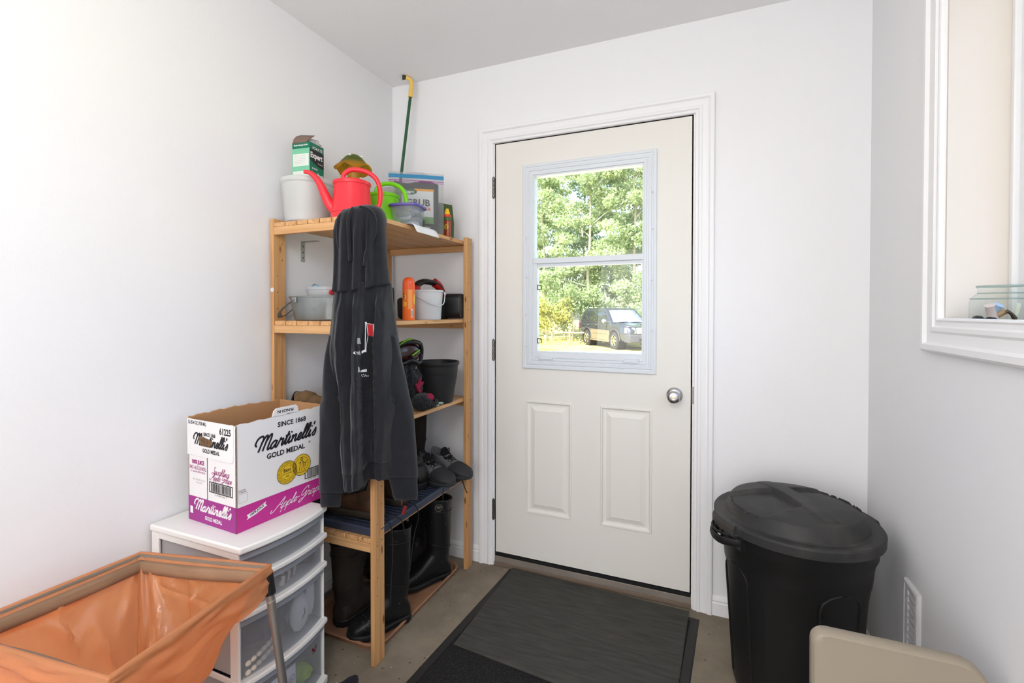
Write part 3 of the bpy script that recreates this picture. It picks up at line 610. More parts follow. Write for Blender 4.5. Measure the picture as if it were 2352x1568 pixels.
# arched rib panel
for a0 in (R(-62),R(28),R(118),R(208)):
    for q in (-1,1):
        MB().tube([((rb(z)-.002)*math.cos(a0+q*.30*(1 if z<.40 else max(.01,1-((z-.40)/.045)**2)**.5)),(rb(z)-.002)*math.sin(a0+q*.30*(1 if z<.40 else max(.01,1-((z-.40)/.045)**2)**.5)),z) for z in [.05,.15,.25,.35,.40,.42,.435,.4449]],.005,8).build('body_rib',bp,G)
def handle(a):
    Mx=Matrix.Rotation(a,4,'Z'); b=MB()
    arc=[(.218,-.070,.540),(.236,-.062,.538),(.262,-.034,.533),(.268,0,.531),(.262,.034,.533),(.236,.062,.538),(.218,.070,.540)]
    b.tube(cat_rom(arc,5),.0075,8,flat=1.9,up=(0,0,1)); 
    arc2=[(x,y,z+.022) for x,y,z in arc]; b.tube(cat_rom(arc2,5),.0045,8)
    for k in (-.045,-.02,.02,.045): b.box(.232 if abs(k)>.03 else .250,.262 if abs(k)<.03 else .25,k-.0018,k+.0018,.526,.562)
    b.box(.205,.228,-.078,.078,.515,.556); b.xf(Mx).build('can_handle',bp,G,bevel=.0015)
handle(R(207)); handle(R(27))
Lr=.242
lid=[(Lr-.006,.556),(Lr,.560),(Lr+.001,.585),(Lr-.003,.590),(Lr-.010,.591),(Lr-.030,.589),(Lr-.036,.592)]
MB().lathe(lid,96).build('lid_rim',lp,G,ang=28)
def domez(x,y):
    r=(x*x+y*y)**.5; z=interp(r,[(0,.656),(.06,.654),(.12,.648),(.165,.6395),(Lr-.056,.634),(Lr-.050,.628),(Lr-.0362,.592)])
    c,q_=math.cos(R(207)),math.sin(R(207)); al=x*c+y*q_; ac=-x*q_+y*c
    for sg in (1,-1):
        a_=al*sg; wl=.078+.02*(a_-.03)/.13
        if a_>.0:
            k=min(1,max(0,(a_-.024)/.008))*min(1,max(0,(wl-abs(ac))/.007))
            z-=k*(.016 if r<Lr-.05 else .0)*(1-.35*min(1,a_/.2))
    if abs(al)<.030: z+=.004*min(1,(.030-abs(al))/.006)*(1 if r<.17 else 0)
    return z
rs=[0.0005]+[i*.004 for i in range(1,46)]+[Lr-.0585,Lr-.056,Lr-.053,Lr-.050,Lr-.047,Lr-.043,Lr-.039,Lr-.0362]; nn_=180
MB().loft([[(r*math.cos(2*PI*i/nn_),r*math.sin(2*PI*i/nn_),domez(r*math.cos(2*PI*i/nn_),r*math.sin(2*PI*i/nn_))) for i in range(nn_)] for r in rs],c1=False).build('can_lid',lp,G,ang=40)
for a in (207,27):
    b=MB(); n=12; w=.26; rings=[]
    for k in range(n+1):
        t=R(a)-w+2*w*k/n; c,s=math.cos(t),math.sin(t); rings.append([(c*r,s*r,z) for r,z in ((Lr-.004,.552),(Lr+.012,.556),(Lr+.012,.578),(Lr+.006,.590),(Lr-.006,.591))])
    b.loft(rings); b.build('lid_lug',lp,G,ang=25)

# ================= WALL REGISTER =================
vp=mat('register_white',(225,224,226),.45)
V=thing('wall_register','white louvred air register low on the right wall behind the can','vent',(XR,-.437,.295))
b=MB(); fx=lambda a,c,h:(-h,a,c)
b.rect(fx,(-.052,.052,-.165,.172),[(0,0),(0,.006),(.004,.0095),(.010,.0105),(.012,.0085),(.024,.006),(.026,.002)],cap=False); b.box(-.0022,-.0004,-.027,.027,-.14,.147); b.build('register_frame',vp,V,ang=20)
for k in range(13):
    zz=-.13+k*.0215
    MB().loft([[(-.002,-.026,zz),(-.0085,-.026,zz+.006),(-.0085,-.026,zz+.008),(-.002,-.026,zz+.0022)],[(-.002,.026,zz),(-.0085,.026,zz+.006),(-.0085,.026,zz+.008),(-.002,.026,zz+.0022)]]).build('louvre',vp,V)

# ================= CHILD CHAIR (back) =================
tan=mat('beige_chair_plastic',(158,147,131),.5,bump=.25,bscale=180,bdist=.001,spec=.35)
Cc=thing('child_chair','beige moulded plastic child chair with a rounded back, in front of the garbage can','chair',(1.955,-.93,0))
def rr_(x0,x1,z0,z1,r,n=7,rb=.02):
    P=[]
    for cx,cz,a,q in ((x1-r,z1-r,0,r),(x0+.03,z1-.03,90,.03),(x0+rb,z0+rb,180,rb),(x1-rb,z0+rb,270,rb)):
        for k in range(n+1):
            t=R(a+90*k/n); P.append((cx+q*math.cos(t),cz+q*math.sin(t)))
    return P
back=rr_(-.151,.152,.20,.567,.055)
def lean(x,y,z): return (x,y-.10*(.567-z)*.35,z)
sh=lambda P,d:[(x*(1-d/.15),.38+(z-.38)*(1-d/.18)) for x,z in P]
rings=[[lean(x,.022,z) for x,z in sh(back,.006)],[lean(x,.016,z) for x,z in back],[lean(x,-.008,z) for x,z in back],[lean(x,-.014,z) for x,z in sh(back,.005)],[lean(x,-.0125,z) for x,z in sh(back,.012)]]
MB().loft(rings).build('backrest',tan,Cc,ang=50)
MB().prism([(-.145,-.30),(.145,-.30),(.150,-.02),(-.150,-.02)],.235,.262).build('seat',tan,Cc,bevel=.008)
for sx in (-1,1):
    for ya,yb in ((-.29,-.25),(-.055,-.015)):
        b=MB().loft([[(sx*.150,ya-.006,0),(sx*.118,ya-.006,0),(sx*.118,yb,0),(sx*.150,yb,0)],[(sx*.145,ya,.237),(sx*.108,ya,.237),(sx*.108,yb,.237),(sx*.145,yb,.237)]]); b.build('leg',tan,Cc,bevel=.004)

# ================= BAG ON A FOLDING FRAME =================
HZ=.600
RA,RB,RC,RD=Vector((.180,-1.349,HZ)),Vector((.548,-1.262,HZ)),Vector((.604,-1.639,HZ)),Vector((.166,-1.690,HZ))
hc=(RA+RB+RC+RD)/4; hc.z=0
HB=thing('bag_stand','folding aluminium leg frame holding the orange bag open beside the drawer tower','stand',tuple(hc))
alu=mat('brushed_aluminium',(178,176,174),.38,.9); dk=mat('black_joint_plastic',(20,20,21),.45)
def tan_(P,Q,r,name,m): return MB().tube([Vector(P)-hc,Vector(Q)-hc],r,14).build(name,m,HB)
rim=[RA,RB,RC,RD]
b=MB(); b.tube([p-hc for p in [RA,RA.lerp(RB,.5),RB,RB.lerp(RC,.5),RC,RC.lerp(RD,.5),RD,RD.lerp(RA,.5)]],.0065,8,closed=True); b.build('rim_frame',mat('rim_taupe',(128,112,98),.6),HB)
feet=[(.12,-1.30,0),(.588,-1.205,0),(.62,-1.73,0),(.10,-1.77,0)]
for c,fpos in zip(rim,feet):
    top=c+Vector((0,0,-.022)); tan_(top,fpos,.0105,'leg',alu)
    d=(Vector(fpos)-top).normalized(); tan_(top-d*.006,top+d*.045,.0145,'corner_joint',dk); MB().tube([top+d*.062-hc,top+d*.066-hc],.0112,14).build('leg_collar',mat('light_collar',(205,205,205),.3,.8),HB)
    MB().tube([Vector(fpos)-d*.02-hc,Vector(fpos)-hc+Vector((0,0,.001))],.013,14).build('foot_cap',dk,HB)
# small wire clip by the near right joint
j=RB+Vector((0,0,-.03)); MB().tube(cat_rom([j-hc+Vector(p) for p in ((-.035,-.03,-.012),(-.02,-.018,-.008),(0,-.012,-.014),(.012,-.004,.004),(.016,0,.016))],5),.0014,6).build('wire_clip',dk,HB)
MB().tube([RB-hc+Vector((-.0107,.0,-.105)),RB-hc+Vector((-.0107,.0,-.104))],.001,4).build('size_mark',dk,HB) if False else None
bagm=bpy.data.materials.new('orange_bag_film'); bagm.use_nodes=True
def bagmat(m,c1,c2,tr):
    N=m.node_tree.nodes; L=m.node_tree.links; p=N['Principled BSDF']; o=N['Material Output']; p.inputs['Base Color'].default_value=(*sr(*c1),1); p.inputs['Roughness'].default_value=.16; p.inputs['Specular IOR Level'].default_value=.85
    tl=N.new('ShaderNodeBsdfTranslucent'); tl.inputs[0].default_value=(*sr(*c1),1); t=N.new('ShaderNodeBsdfTransparent'); t.inputs[0].default_value=(*sr(*c2),1)
    a=N.new('ShaderNodeMixShader'); a.inputs[0].default_value=.45; L.new(p.outputs[0],a.inputs[1]); L.new(tl.outputs[0],a.inputs[2]); b=N.new('ShaderNodeMixShader'); b.inputs[0].default_value=tr; L.new(a.outputs[0],b.inputs[1]); L.new(t.outputs[0],b.inputs[2]); L.new(b.outputs[0],o.inputs[0])
    tc=N.new('ShaderNodeTexCoord'); n=N.new('ShaderNodeTexNoise'); n.inputs['Scale'].default_value=14; n.inputs['Detail'].default_value=5; L.new(tc.outputs['Object'],n.inputs[0]); bu=N.new('ShaderNodeBump'); bu.inputs['Strength'].default_value=.35; bu.inputs['Distance'].default_value=.012; L.new(n.outputs[0],bu.inputs['Height']); L.new(bu.outputs[0],p.inputs['Normal']); L.new(bu.outputs[0],tl.inputs['Normal'])
bagmat(bagm,(248,174,120),(253,204,162),.25)
BG=thing('trash_bag','translucent orange plastic bag draped open over the folding frame','bag',tuple(hc))
def rimpt(s):
    s=s%1*4; k=int(s)%4; return rim[k].lerp(rim[(k+1)%4],s-int(s))
cen=hc+Vector((0.0,.0,0))
def ridged(v): return (1-min(1,abs(mnoise.noise(v))*2.6))**2.2
def bagpt(s,d):      # d: depth 0..1
    p=rimpt(s); q=p-cen; q.z=0
    c4=(s*4)%1; cd_=min(c4,1-c4)           # distance from nearest corner
    taper=max(.24,1-(.60+.40*math.cos(2*PI*(s-.36)))*d**1.1-.10*d)
    pinch=math.exp(-(cd_/.13)**2)
    kk=round(s*4)%4; sc_=s-round(s*4)/4    # creases fan out from the corners
    fan=sc_/(.04+.55*d)
    w=.011*pinch*math.sin(fan*26+kk)*min(1,d*8)*math.exp(-d*2.2)
    w+=.030*ridged(Vector((fan*1.7+kk*3.1,d*1.6+kk,2.2)))*min(1,d*3.2)+.022*ridged(Vector((s*13-d*3,d*3+s*5,7.7)))*min(1,d*3)
    w-=.055*mnoise.noise(Vector((s*6,d*1.8,1.7)))*min(1,d*2.4)+.014*mnoise.noise(Vector((s*25+d*3,d*4,5)))*min(1,d*3)
    inn=.013*min(1,d*22)
    x=q*taper-q.normalized()*(inn+w)
    z=HZ+.008-.56*d**1.0
    return Vector((x.x,x.y,z))
n=360; D_=[0,.01,.03,.055,.08,.11,.15,.2,.26,.33,.4,.48,.56,.64,.73,.82,.9,.96,1]; D_=sorted(set(D_+[x+.02 for x in D_[5:-2]]))
rings=[]
# outer cuff first: from its hem up to the rim, then inside and down
for h in (.080,.070,.060,.052,.044,.037,.030,.024,.018,.012,.006,0,-.004):
    ring=[]
    for i in range(n):
        s=i/n; p=rimpt(s); q=p-cen; q.z=0; hem=.6+.5*mnoise.noise(Vector((s*11,3,0)))+.25
        off=.009+.005*ridged(Vector((s*7,h*120+s*6,2)))+.004*mnoise.noise(Vector((s*22,h*60,4)))+.06*h; hh=h*hem if h>0 else h
        if h==0: off=.009
        if h==-.004: off=.002
        ring.append(Vector((q.x,q.y,0))+q.normalized()*off+Vector((0,0,HZ+.0085-hh if h>=0 else HZ+.0095)))
    rings.append(ring)
for d in D_[1:]: rings.append([bagpt(i/n,d) for i in range(n)])
MB().loft(rings,c0=False,c1=True).build('bag_film',bagm,BG,ang=180)
# taupe sleeve of the frame seen through the film
b=MB(); sl=[]
for (o_,dz) in ((.010,-.006),(.018,-.013),(.0205,-.022),(.022,-.033)):
    sl.append([ (lambda p,q:Vector((q.x,q.y,0))*(1)-q.normalized()*o_*1.2+Vector((0,0,HZ+dz-(.014*mnoise.noise(Vector((i*.35,1,1))) if dz<-.04 else 0))))(rimpt(i/80),Vector(((rimpt(i/80)-cen).x,(rimpt(i/80)-cen).y,0))) for i in range(80)])
b.loft(sl,c0=False,c1=False).build('frame_sleeve',mat('sleeve_taupe',(146,114,88),.8,var=.15),HB,solid=.0015)
# ================= TOP SHELF =================
Z1=1.6065; Z2=1.2255; Z3=.8405; Z4=.4525
tubp=clear('frosted_tub_plastic',(244,244,243),.30,.3,two=(240,240,240))
A=thing('ice_cream_tub','large frosted white plastic tub at the left end of the top shelf','tub',(.112,-.700,Z1))
MB().lathe([(.0001,0),(.078,0),(.083,.004),(.096,.150),(.100,.152),(.100,.153),(.1025,.154),(.1035,.168),(.1005,.170),(.098,.166),(.094,.148),(.081,.008),(.0001,.006)],48,c0=True).build('tub_body',tubp,A,ang=40)
MB().lathe([(.0001,.0075),(.0805,.0085),(.083,.036),(.06,.040),(.0001,.038)],40,c0=True,c1=True).build('tub_filling',mat('white_granules',(232,230,226),.9,bump=.6,bscale=200),A)
A_=thing('plant_food_box','green and white plant food box with a torn open top, standing in the white tub','box',(.105,-.690,Z1+.040),R(6),scale=1.06)
g=mat('box_green',(0,112,84),.45); lg=mat('box_mint',(122,196,160),.5); bo=mat('box_offwhite',(226,232,224),.5)
bw_,bh=.0775,.262
b=MB(); x0=-bw_/2;x1=bw_/2
b.loft([[(x0,x0,z),(x1,x0,z),(x1,x1,z),(x0,x1,z)] for z in (0,bh)],c1=False); b.m=[0]*len(b.f); b.m[3]=1 if len(b.m)>3 else 0
b.build('box_body',[g,bo],A_,solid=.001,flat=True)
ff=lambda o:(lambda u,v:(u,x0-o,v)); fr_=lambda o:(lambda u,v:(x1+o,u,v))
K=Ink(ff(.0006)); K.rectf(x0,x1,0,bh-.022); K.build('side_panel_print',lg,A_,flat=True)
K=Ink(ff(.0008)); 
for q in ((.175,.232),(.10,.168),(.02,.092)): K.rectf(x0+.004,x1-.004,q[0],q[1]-.012)
K.text("Mode d'emploi facile",0,bh-.010,.0082,0,bold=.0003,sx=.9); K.build('side_panel_white',bo,A_,flat=True)
K=Ink(ff(.001)); 
for q in (.214,.208,.202,.196,.190,.184,.15,.144,.138,.132,.126,.120,.112): K.rectf(x0+.008,x1-.010-.008*((int(q*1000))%3),q-.0006,q)
K.build('fine_print',mat('grey_ink',(150,148,150),.6),A_,flat=True)
K=Ink(fr_(.0008)); K.poly([(-.038,.200),(-.02,.190),(.01,.180),(.038,.178),(.038,.236),(-.038,.236)],0); K.rectf(-.022,.026,.238,.250,0); K.build('logo_panel',mat('label_black',(24,26,28),.5),A_,flat=True)
K=Ink(fr_(.0014)); K.text('SCHULTZ',.002,.244,.0125,0,bold=.0004); K.text('Expert',-.004,.216,.0285,0,bold=.0010,sx=.85); K.text('Gardener',.018,.192,.0075,0); K.text('20-30-20',-.014,.168,.0085,0,bold=.0003)
K.text('Plant Food',0,.148,.0190,0,bold=.0007,sx=.82); K.text('Water Soluble',0,.108,.0070,0); K.text('1.5 kg',0,.090,.0090,0); K.rectf(-.030,.032,.1355,.1362)
K.build('white_lettering',mat('white_ink',(240,236,240),.6),A_,flat=True)
K=Ink(fr_(.001)); K.rectf(-.034,.036,.117,.130); K.build('blue_strip',mat('label_blue',(30,120,200),.5),A_,flat=True)
K=Ink(fr_(.0015)); K.text('Engrais Tout Usage',0,.1235,.0085,0); K.build('strip_lettering',bo,A_,flat=True)
b=MB(); b.loft([[(x0+.001,y,z) for y,z in ((x0,bh-.002),(x0+.008,bh+.018),(x0+.022,bh+.034),(x0+.045,bh+.046))],[(x1*.55,y,z) for y,z in ((x0,bh-.002),(x0+.012,bh+.012),(x0+.028,bh+.026),(x0+.050,bh+.040))]],closed=False); b.build('torn_lid_flap',mat('grey_board_inside',(132,108,96),.85),A_,solid=.001)
b=MB(); b.loft([[(x,x0+.045,bh+.046-.05*(x-x0)/bw_) for x in (x0,x0+.03,x0+.065)],[(x,x0+.052,bh+.036-.05*(x-x0)/bw_) for x in (x0,x0+.03,x0+.068)]],closed=False); b.build('lid_tuck_flap',g,A_,solid=.001)
b=MB(); blob(b,(.012,.012,bh+.004),(.026,.030,.022),9,.25,18,12); b.build('inner_bag',clear('crinkled_bag_film',(222,222,220),.35,.2),A_)

def can(name,label,loc,rz,col,dark,scale=1.0):
    m=mat(name+'_plastic',col,.32,spec=.45,sss=0); A=thing('watering_can',label,'watering can',loc,rz,scale=scale)
    b=MB(); n=10; prof=[(.0001,0),(.081,0),(.081,.024),(.0835,.0255),(.0835,.031),(.081,.0325),(.078,.040),(.069,.138),(.072,.140),(.0735,.150),(.071,.1535),(.052,.160),(.050,.158),(.0001,.158)]
    b.lathe(prof,60,c0=True,wob=lambda a,z:1-(.018 if (.036<z<.137 and (a*6/(2*PI)+z*9)%1<.5) else 0)); b.build('can_body',m,A,ang=25)
    h=[(-.034,0,.156),(-.030,0,.185),(.0,0,.205),(.05,0,.202),(.090,0,.178),(.108,0,.135),(.108,0,.085),(.094,0,.050),(.072,0,.042)]
    MB().tube(cat_rom(h,6),.0095,12).build('handle',m,A)
    s=[(-.058,0,.030),(-.085,0,.062),(-.105,0,.105),(-.120,0,.140),(-.140,0,.168),(-.160,0,.182),(-.180,0,.184)]
    q=cat_rom(s,5); MB().tube(q,[interp(k/len(q),[(0,.022),(.35,.017),(.7,.0105),(1,.0065)]) for k in range(len(q))],14,flat=1.0).build('spout',m,A); return A
can('red','coral red plastic watering can with its long spout pointing left over the white tub',(.333,-.698,Z1),R(37),(236,54,66),None,.95)
can('lime','lime green plastic watering can standing behind the coral red one',(.325,-.500,Z1),R(14),(120,208,14),None,.93)
# glass mushroom
A=thing('glass_mushroom','green and amber glass mushroom ornament rising behind the coral red watering can','ornament',(.168,-.500,Z1+.0),0,scale=1.03)
gm=clear('amber_glass',(226,176,70),.35,.05,two=(240,200,90)); 
def gtop():
    m=clear('mushroom_glass',(200,170,50),.5,.04,two=(236,214,130)); N=m.node_tree.nodes; L=m.node_tree.links; tc=N.new('ShaderNodeTexCoord'); s=N.new('ShaderNodeSeparateXYZ'); L.new(tc.outputs['Generated'],s.inputs[0])
    r=N.new('ShaderNodeValToRGB'); e=r.color_ramp.elements; e[0].position=.25; e[0].color=(*sr(226,170,50),1); e[1].position=.62; e[1].color=(*sr(104,150,78),1); L.new(s.outputs[2],r.inputs[0]); L.new(r.outputs[0],N['Principled BSDF'].inputs['Base Color'])
    for n in N:
        if n.type=='BSDF_TRANSLUCENT': L.new(r.outputs[0],n.inputs[0])
    return m
MB().lathe([(.068,.0),(.070,.006),(.052,.020),(.030,.03),(.018,.07),(.017,.14),(.019,.20),(.030,.262),(.03,.275),(.0001,.28)],28,c0=True).build('mushroom_stem',gm,A)
b=MB(); b.lathe([(.076,.258),(.071,.271),(.058,.283),(.040,.305),(.022,.320),(.0001,.326)],64,wob=lambda a,z:1+(.06*math.sin(a*5+.6)+.03*math.sin(a*9)) *max(0,(.285-z)/.027)); 
for i,p in enumerate(b.v):
    if p.z<.283: a=math.atan2(p.y,p.x); p.z+=.010*math.sin(a*5+2)*(.285-p.z)/.027
b.build('mushroom_cap',gtop(),A,solid=.003)
for x,y,z in ((.012,-.036,.312),(-.03,-.03,.304),(.036,.01,.312)): blob(MB(),(x,y,z),(.0065,.0065,.004),1,0,12,8).build('cap_dot',mat('glass_dot_white',(240,240,236),.2),A)
A=tag(MB().lathe([(.0001,.003),(.040,.002),(.052,.19),(.054,.192),(.052,.195),(.050,.192),(.038,.006),(.0001,.005)],36).build('plastic_cup',clear('clear_cup_plastic',(232,232,228),.72,.1)),'clear plastic cup behind the coral red watering can','cup'); A.location=(.285,-.395,Z1)

# ziplock bag with printed pouch inside
A=thing('zip_bag','clear zip-top bag with a blue and purple seal on the right of the top shelf','bag',(.372,-.325,Z1),R(35))
W2,HB_=.122,.280
def zf(u,v,s):   # bulged bag surface, u across (-W2..W2), v up
    t=v/HB_; d=.030*max(0,(1-t))**.6*(1-(u/W2)**2)**.5+.0012+.003*mnoise.noise(Vector((u*30,v*18,s*2+3)))*(1-t)
    return (u,-s*d if s>0 else -s*d*.6,v)
def sheet(s,u0=-W2,u1=W2,v0=0,v1=HB_,nu=18,nv=22,off=0,fnz=None):
    V=[];F=[]
    for j in range(nv+1):
        for i in range(nu+1):
            p=zf(u0+(u1-u0)*i/nu,v0+(v1-v0)*j/nv,s); V.append((p[0],p[1]-s*off,p[2]))
    for j in range(nv):
        for i in range(nu): a=j*(nu+1)+i; F.append((a,a+1,a+nu+2,a+nu+1))
    return V,F
zc=clear('zip_bag_film',(226,228,230),.80,.08); b=MB(); b.add(*sheet(1,u0=-W2,u1=W2)); b.add(*sheet(-1)); b.build('bag_film',zc,A,ang=180)
b=MB(); b.add(*sheet(1,v0=.252,v1=.270,nv=3,off=.0006)); b.build('blue_seal',clear('blue_seal_film',(70,160,214),.25,.2),A,label='blue zip seal')
b=MB(); b.add(*sheet(1,v0=.240,v1=.2435,nv=2,off=.0006)); b.add(*sheet(1,v0=.233,v1=.2355,nv=2,off=.0006)); b.build('purple_seal',clear('purple_seal_film',(190,100,180),.2,.2),A,label='thin purple zip line')
b=MB(); b.loft([[(u,-.0015,.268) for u in (-.06,-.04,.0,.04,.06)],[(u,-.0015,v) for u,v in ((-.045,.276),(-.03,.281),(.0,.284),(.03,.281),(.045,.276))]],closed=False); b.build('zip_lip',zc,A)
P=thing('lawn_pouch','printed black and white grub killer pouch inside the clear zip-top bag','pouch',(.372,-.325,Z1+.002),R(35),scale=1.04)
def pf(u,v,off=0):
    t=v/.235; d=.022*max(0,1-t)**.5*max(0,1-(u/.100)**2)**.5+.002*mnoise.noise(Vector((u*22,v*22,9)))
    return (u,-d-.0015-off,v)
def pgrid(P_,off,mi,b,n=12):   # axis aligned patches
    u0,u1,v0,v1=P_; V=[pf(u0+(u1-u0)*i/n,v0+(v1-v0)*j/n,off) for j in range(n+1) for i in range(n+1)]; F=[(j*(n+1)+i,j*(n+1)+i+1,(j+1)*(n+1)+i+1,(j+1)*(n+1)+i) for j in range(n) for i in range(n)]; b.add(V,F,mi)
b=MB(); n=16; V=[];F=[]
top=lambda u:.226+.008*math.sin(u*40)-.10*max(0,abs(u)-.07)
for j in range(n+1):
    for i in range(n+1): u=-.094+.188*i/n; q=pf(u,top(u)*j/n); V.append(q)
F=[(j*(n+1)+i,j*(n+1)+i+1,(j+1)*(n+1)+i+1,(j+1)*(n+1)+i) for j in range(n) for i in range(n)]
b.add(V,F); b.add([(x,.012*(1-(x/.1)**2)*max(0,1-z/.235)**.5,z) for x,y,z in V],[f[::-1] for f in F]); b.build('pouch_foil',mat('pouch_charcoal',(58,56,54),.35,spec=.6),P,ang=60)
b=MB(); pgrid((-.066,.072,.055,.192),.0006,0,b); b.build('pouch_label',mat('pouch_white',(226,226,226),.5),P)
b=MB(); pgrid((-.010,.074,.186,.196),.0009,0,b,6); b.build('orange_stripe',mat('pouch_orange',(240,166,40),.5),P)
b=MB(); pgrid((-.085,-.04,.012,.085),.0009,0,b,6); b.build('green_leaf_print',mat('pouch_green',(30,70,46),.5),P)
b=MB(); pgrid((.020,.072,.045,.075),.0009,0,b,6); b.build('grass_print',mat('pouch_grass',(134,170,110),.6),P)
K=Ink(lambda u,v:pf(u,v,.0011)); K.disc(-.028,.182,.030,0,28,ry=.0135); K.disc(-.075,.180,.020,0,24,ry=.012); K.build('oval_logo',mat('logo_green',(52,98,66),.5),P,flat=True)
K=Ink(lambda u,v:pf(u,v,.0022)); K.text('Scotts',-.028,.182,.0150,0,bold=.0003); K.text('with fertilizer',.028,.030,.012,0,bold=.0002); K.text('4.5 kg',.03,.016,.010,0); K.build('white_lettering',bo,P,flat=True)
K=Ink(lambda u,v:pf(u,v,.0022)); K.text('GRUB',.006,.134,.0400,0,bold=.0012,sx=.98); K.build('grey_lettering',mat('pouch_grey_ink',(92,90,90),.6),P,flat=True)
K=Ink(lambda u,v:pf(u,v,.0022)); K.text('MAX',.040,.108,.0190,0,bold=.0006); K.build('orange_lettering',mat('pouch_red',(226,92,60),.6),P,flat=True)
# purple lidded container
A=thing('storage_container','clear food container with a purple lid in front of the zip-top bag','container',(.432,-.478,Z1),R(12),scale=1.06)
cc=clear('clear_container',(230,234,238),.78,.08)
def sq(r,z,n=40,k=4): return [(r*math.copysign(abs(math.cos(2*PI*i/n))**(2/k),math.cos(2*PI*i/n)),r*math.copysign(abs(math.sin(2*PI*i/n))**(2/k),math.sin(2*PI*i/n)),z) for i in range(n)]
MB().loft([sq(.042,.001),sq(.050,.004),sq(.058,.082),sq(.0565,.082),sq(.048,.006),sq(.04,.005)]).build('container_body',cc,A,ang=40)
pl=mat('purple_lid_plastic',(98,86,170),.35); MB().loft([sq(.0625,.078),sq(.0645,.080),sq(.0645,.086),sq(.062,.088),sq(.057,.0885),sq(.055,.085),sq(.03,.085)]).build('container_lid',pl,A,ang=30)
b=MB(); 
for i in range(7): q=random.Random(i); blob(b,(q.uniform(-.025,.025),q.uniform(-.025,.025),.018+.009*i),(.026,.022,.012),i,.25,12,8,mi=i%3)
b.build('container_contents',[mat('paper_scraps',(220,226,232),.8),mat('green_scraps',(88,130,104),.8),mat('grey_scraps',(140,144,150),.6)],A)
# dark green bag lying behind container
A=tag(blob(MB(),(0,0,.045),(.050,.045,.050),21,.12,24,16).build('garden_bag',mat('dark_green_film',(26,52,38),.3,var=.3,vscale=40)),'dark green plastic bag beside the lime watering can','bag'); A.location=(.395,-.395,Z1)
# green pack with bug spray bottle
A=thing('seed_packet','dark green packet standing at the right end of the top shelf','packet',(.437,-.180,Z1),R(50))
pg=mat('packet_green',(66,86,44),.45,bump=.2,bscale=40)
MB().loft([[(-.036,-.016,0),(.036,-.016,0),(.036,.016,0),(-.036,.016,0)],[(-.037,-.018,.07),(.037,-.018,.07),(.037,.016,.07),(-.037,.016,.07)],[(-.034,-.004,.150),(.034,-.004,.150),(.034,.004,.150),(-.034,.004,.150)],[(-.033,-.0015,.168),(.033,-.0015,.162),(.033,.0015,.162),(-.033,.0015,.168)]]).build('packet_body',pg,A,bevel=.001)
A=thing('spray_bottle','small amber pump bottle with a yellow cap in front of the green packet','bottle',(.462,-.207,Z1))
MB().lathe([(.0001,0),(.0185,0),(.020,.004),(.0200,.075),(.0185,.086),(.0001,.086)],28,c0=True,sy=.75).build('bottle_body',mat('amber_bottle',(148,62,30),.2,spec=.6,var=.2,vscale=30),A)
MB().lathe([(.0205,.078),(.0208,.080),(.0208,.092),(.0195,.094)],28,sy=.8).build('bottle_label_band',mat('label_olive',(76,104,60),.5),A)
K=Ink(lambda u,v:(.0206*math.sin(u/.02),-.0158*math.cos(u/.02),v)); K.disc(.004,.048,.011,0,18,ry=.012); K.build('emblem',mat('emblem_yellow',(190,170,50),.5),A,flat=True)
MB().lathe([(.0185,.094),(.0190,.096),(.0175,.106),(.0095,.108)],24,c0=True).build('bottle_collar',mat('red_collar',(214,60,30),.35),A)
MB().lathe([(.0125,.106),(.0120,.118),(.008,.128),(.0070,.134),(.0001,.136)],24,c0=True).build('bottle_cap',mat('yellow_cap',(246,200,30),.35),A)
# papers hanging over the shelf edge
A=thing('paper_sheet','white printed sheet curling over the right edge of the top shelf','paper',(.505,-.480,Z1))
rows=[(-.105,.0012,.0),(-.06,.0015,.0),(-.02,.0022,.0),(.004,.0020,.0),(.012,-.004,.005),(.016,-.018,.012),(.020,-.030,.018)]
def prow(x,z,k): return [(x,-.085+k*.9+.17*i/8,z+.0008*math.sin(i*1.3)) for i in range(9)]
MB().loft([prow(*q) for q in rows],closed=False).build('paper',mat('paper_white',(232,232,236),.7),A,solid=.0004,ang=180)

# watering wand
A=thing('watering_wand','tall green hose wand with a yellow angled head leaning in the corner','garden wand',(.115,-.150,Z1))
w0,w1_=Vector((0,0,.001)),Vector((.048,.082,.765)); gr=mat('wand_green',(46,92,58),.35); ye=mat('wand_yellow',(246,206,104),.4)
MB().tube([w0,w1_],.0078,16).build('wand_pipe',gr,A)
d=(w1_-w0).normalized(); hd=[w1_-d*.004,w1_+d*.05,w1_+d*.078+Vector((-.002,-.002,0)),w1_+d*.092+Vector((-.012,-.008,0)),w1_+d*.096+Vector((-.028,-.018,.004))]
MB().tube(cat_rom(hd,4),[.0115]*9+[.010]*8,16).build('wand_head',ye,A); MB().tube([w1_+d*.030,w1_+d*.034],.0125,16).build('wand_ring',ye,A)
e=hd[-1]; t=Vector((-.85,-.5,.15)).normalized(); MB().tube([e-t*.002,e+t*.012,e+t*.013,e+t*.016],[.010,.014,.016,.016],18).build('wand_nozzle',mat('nozzle_dark',(58,60,44),.6),A)

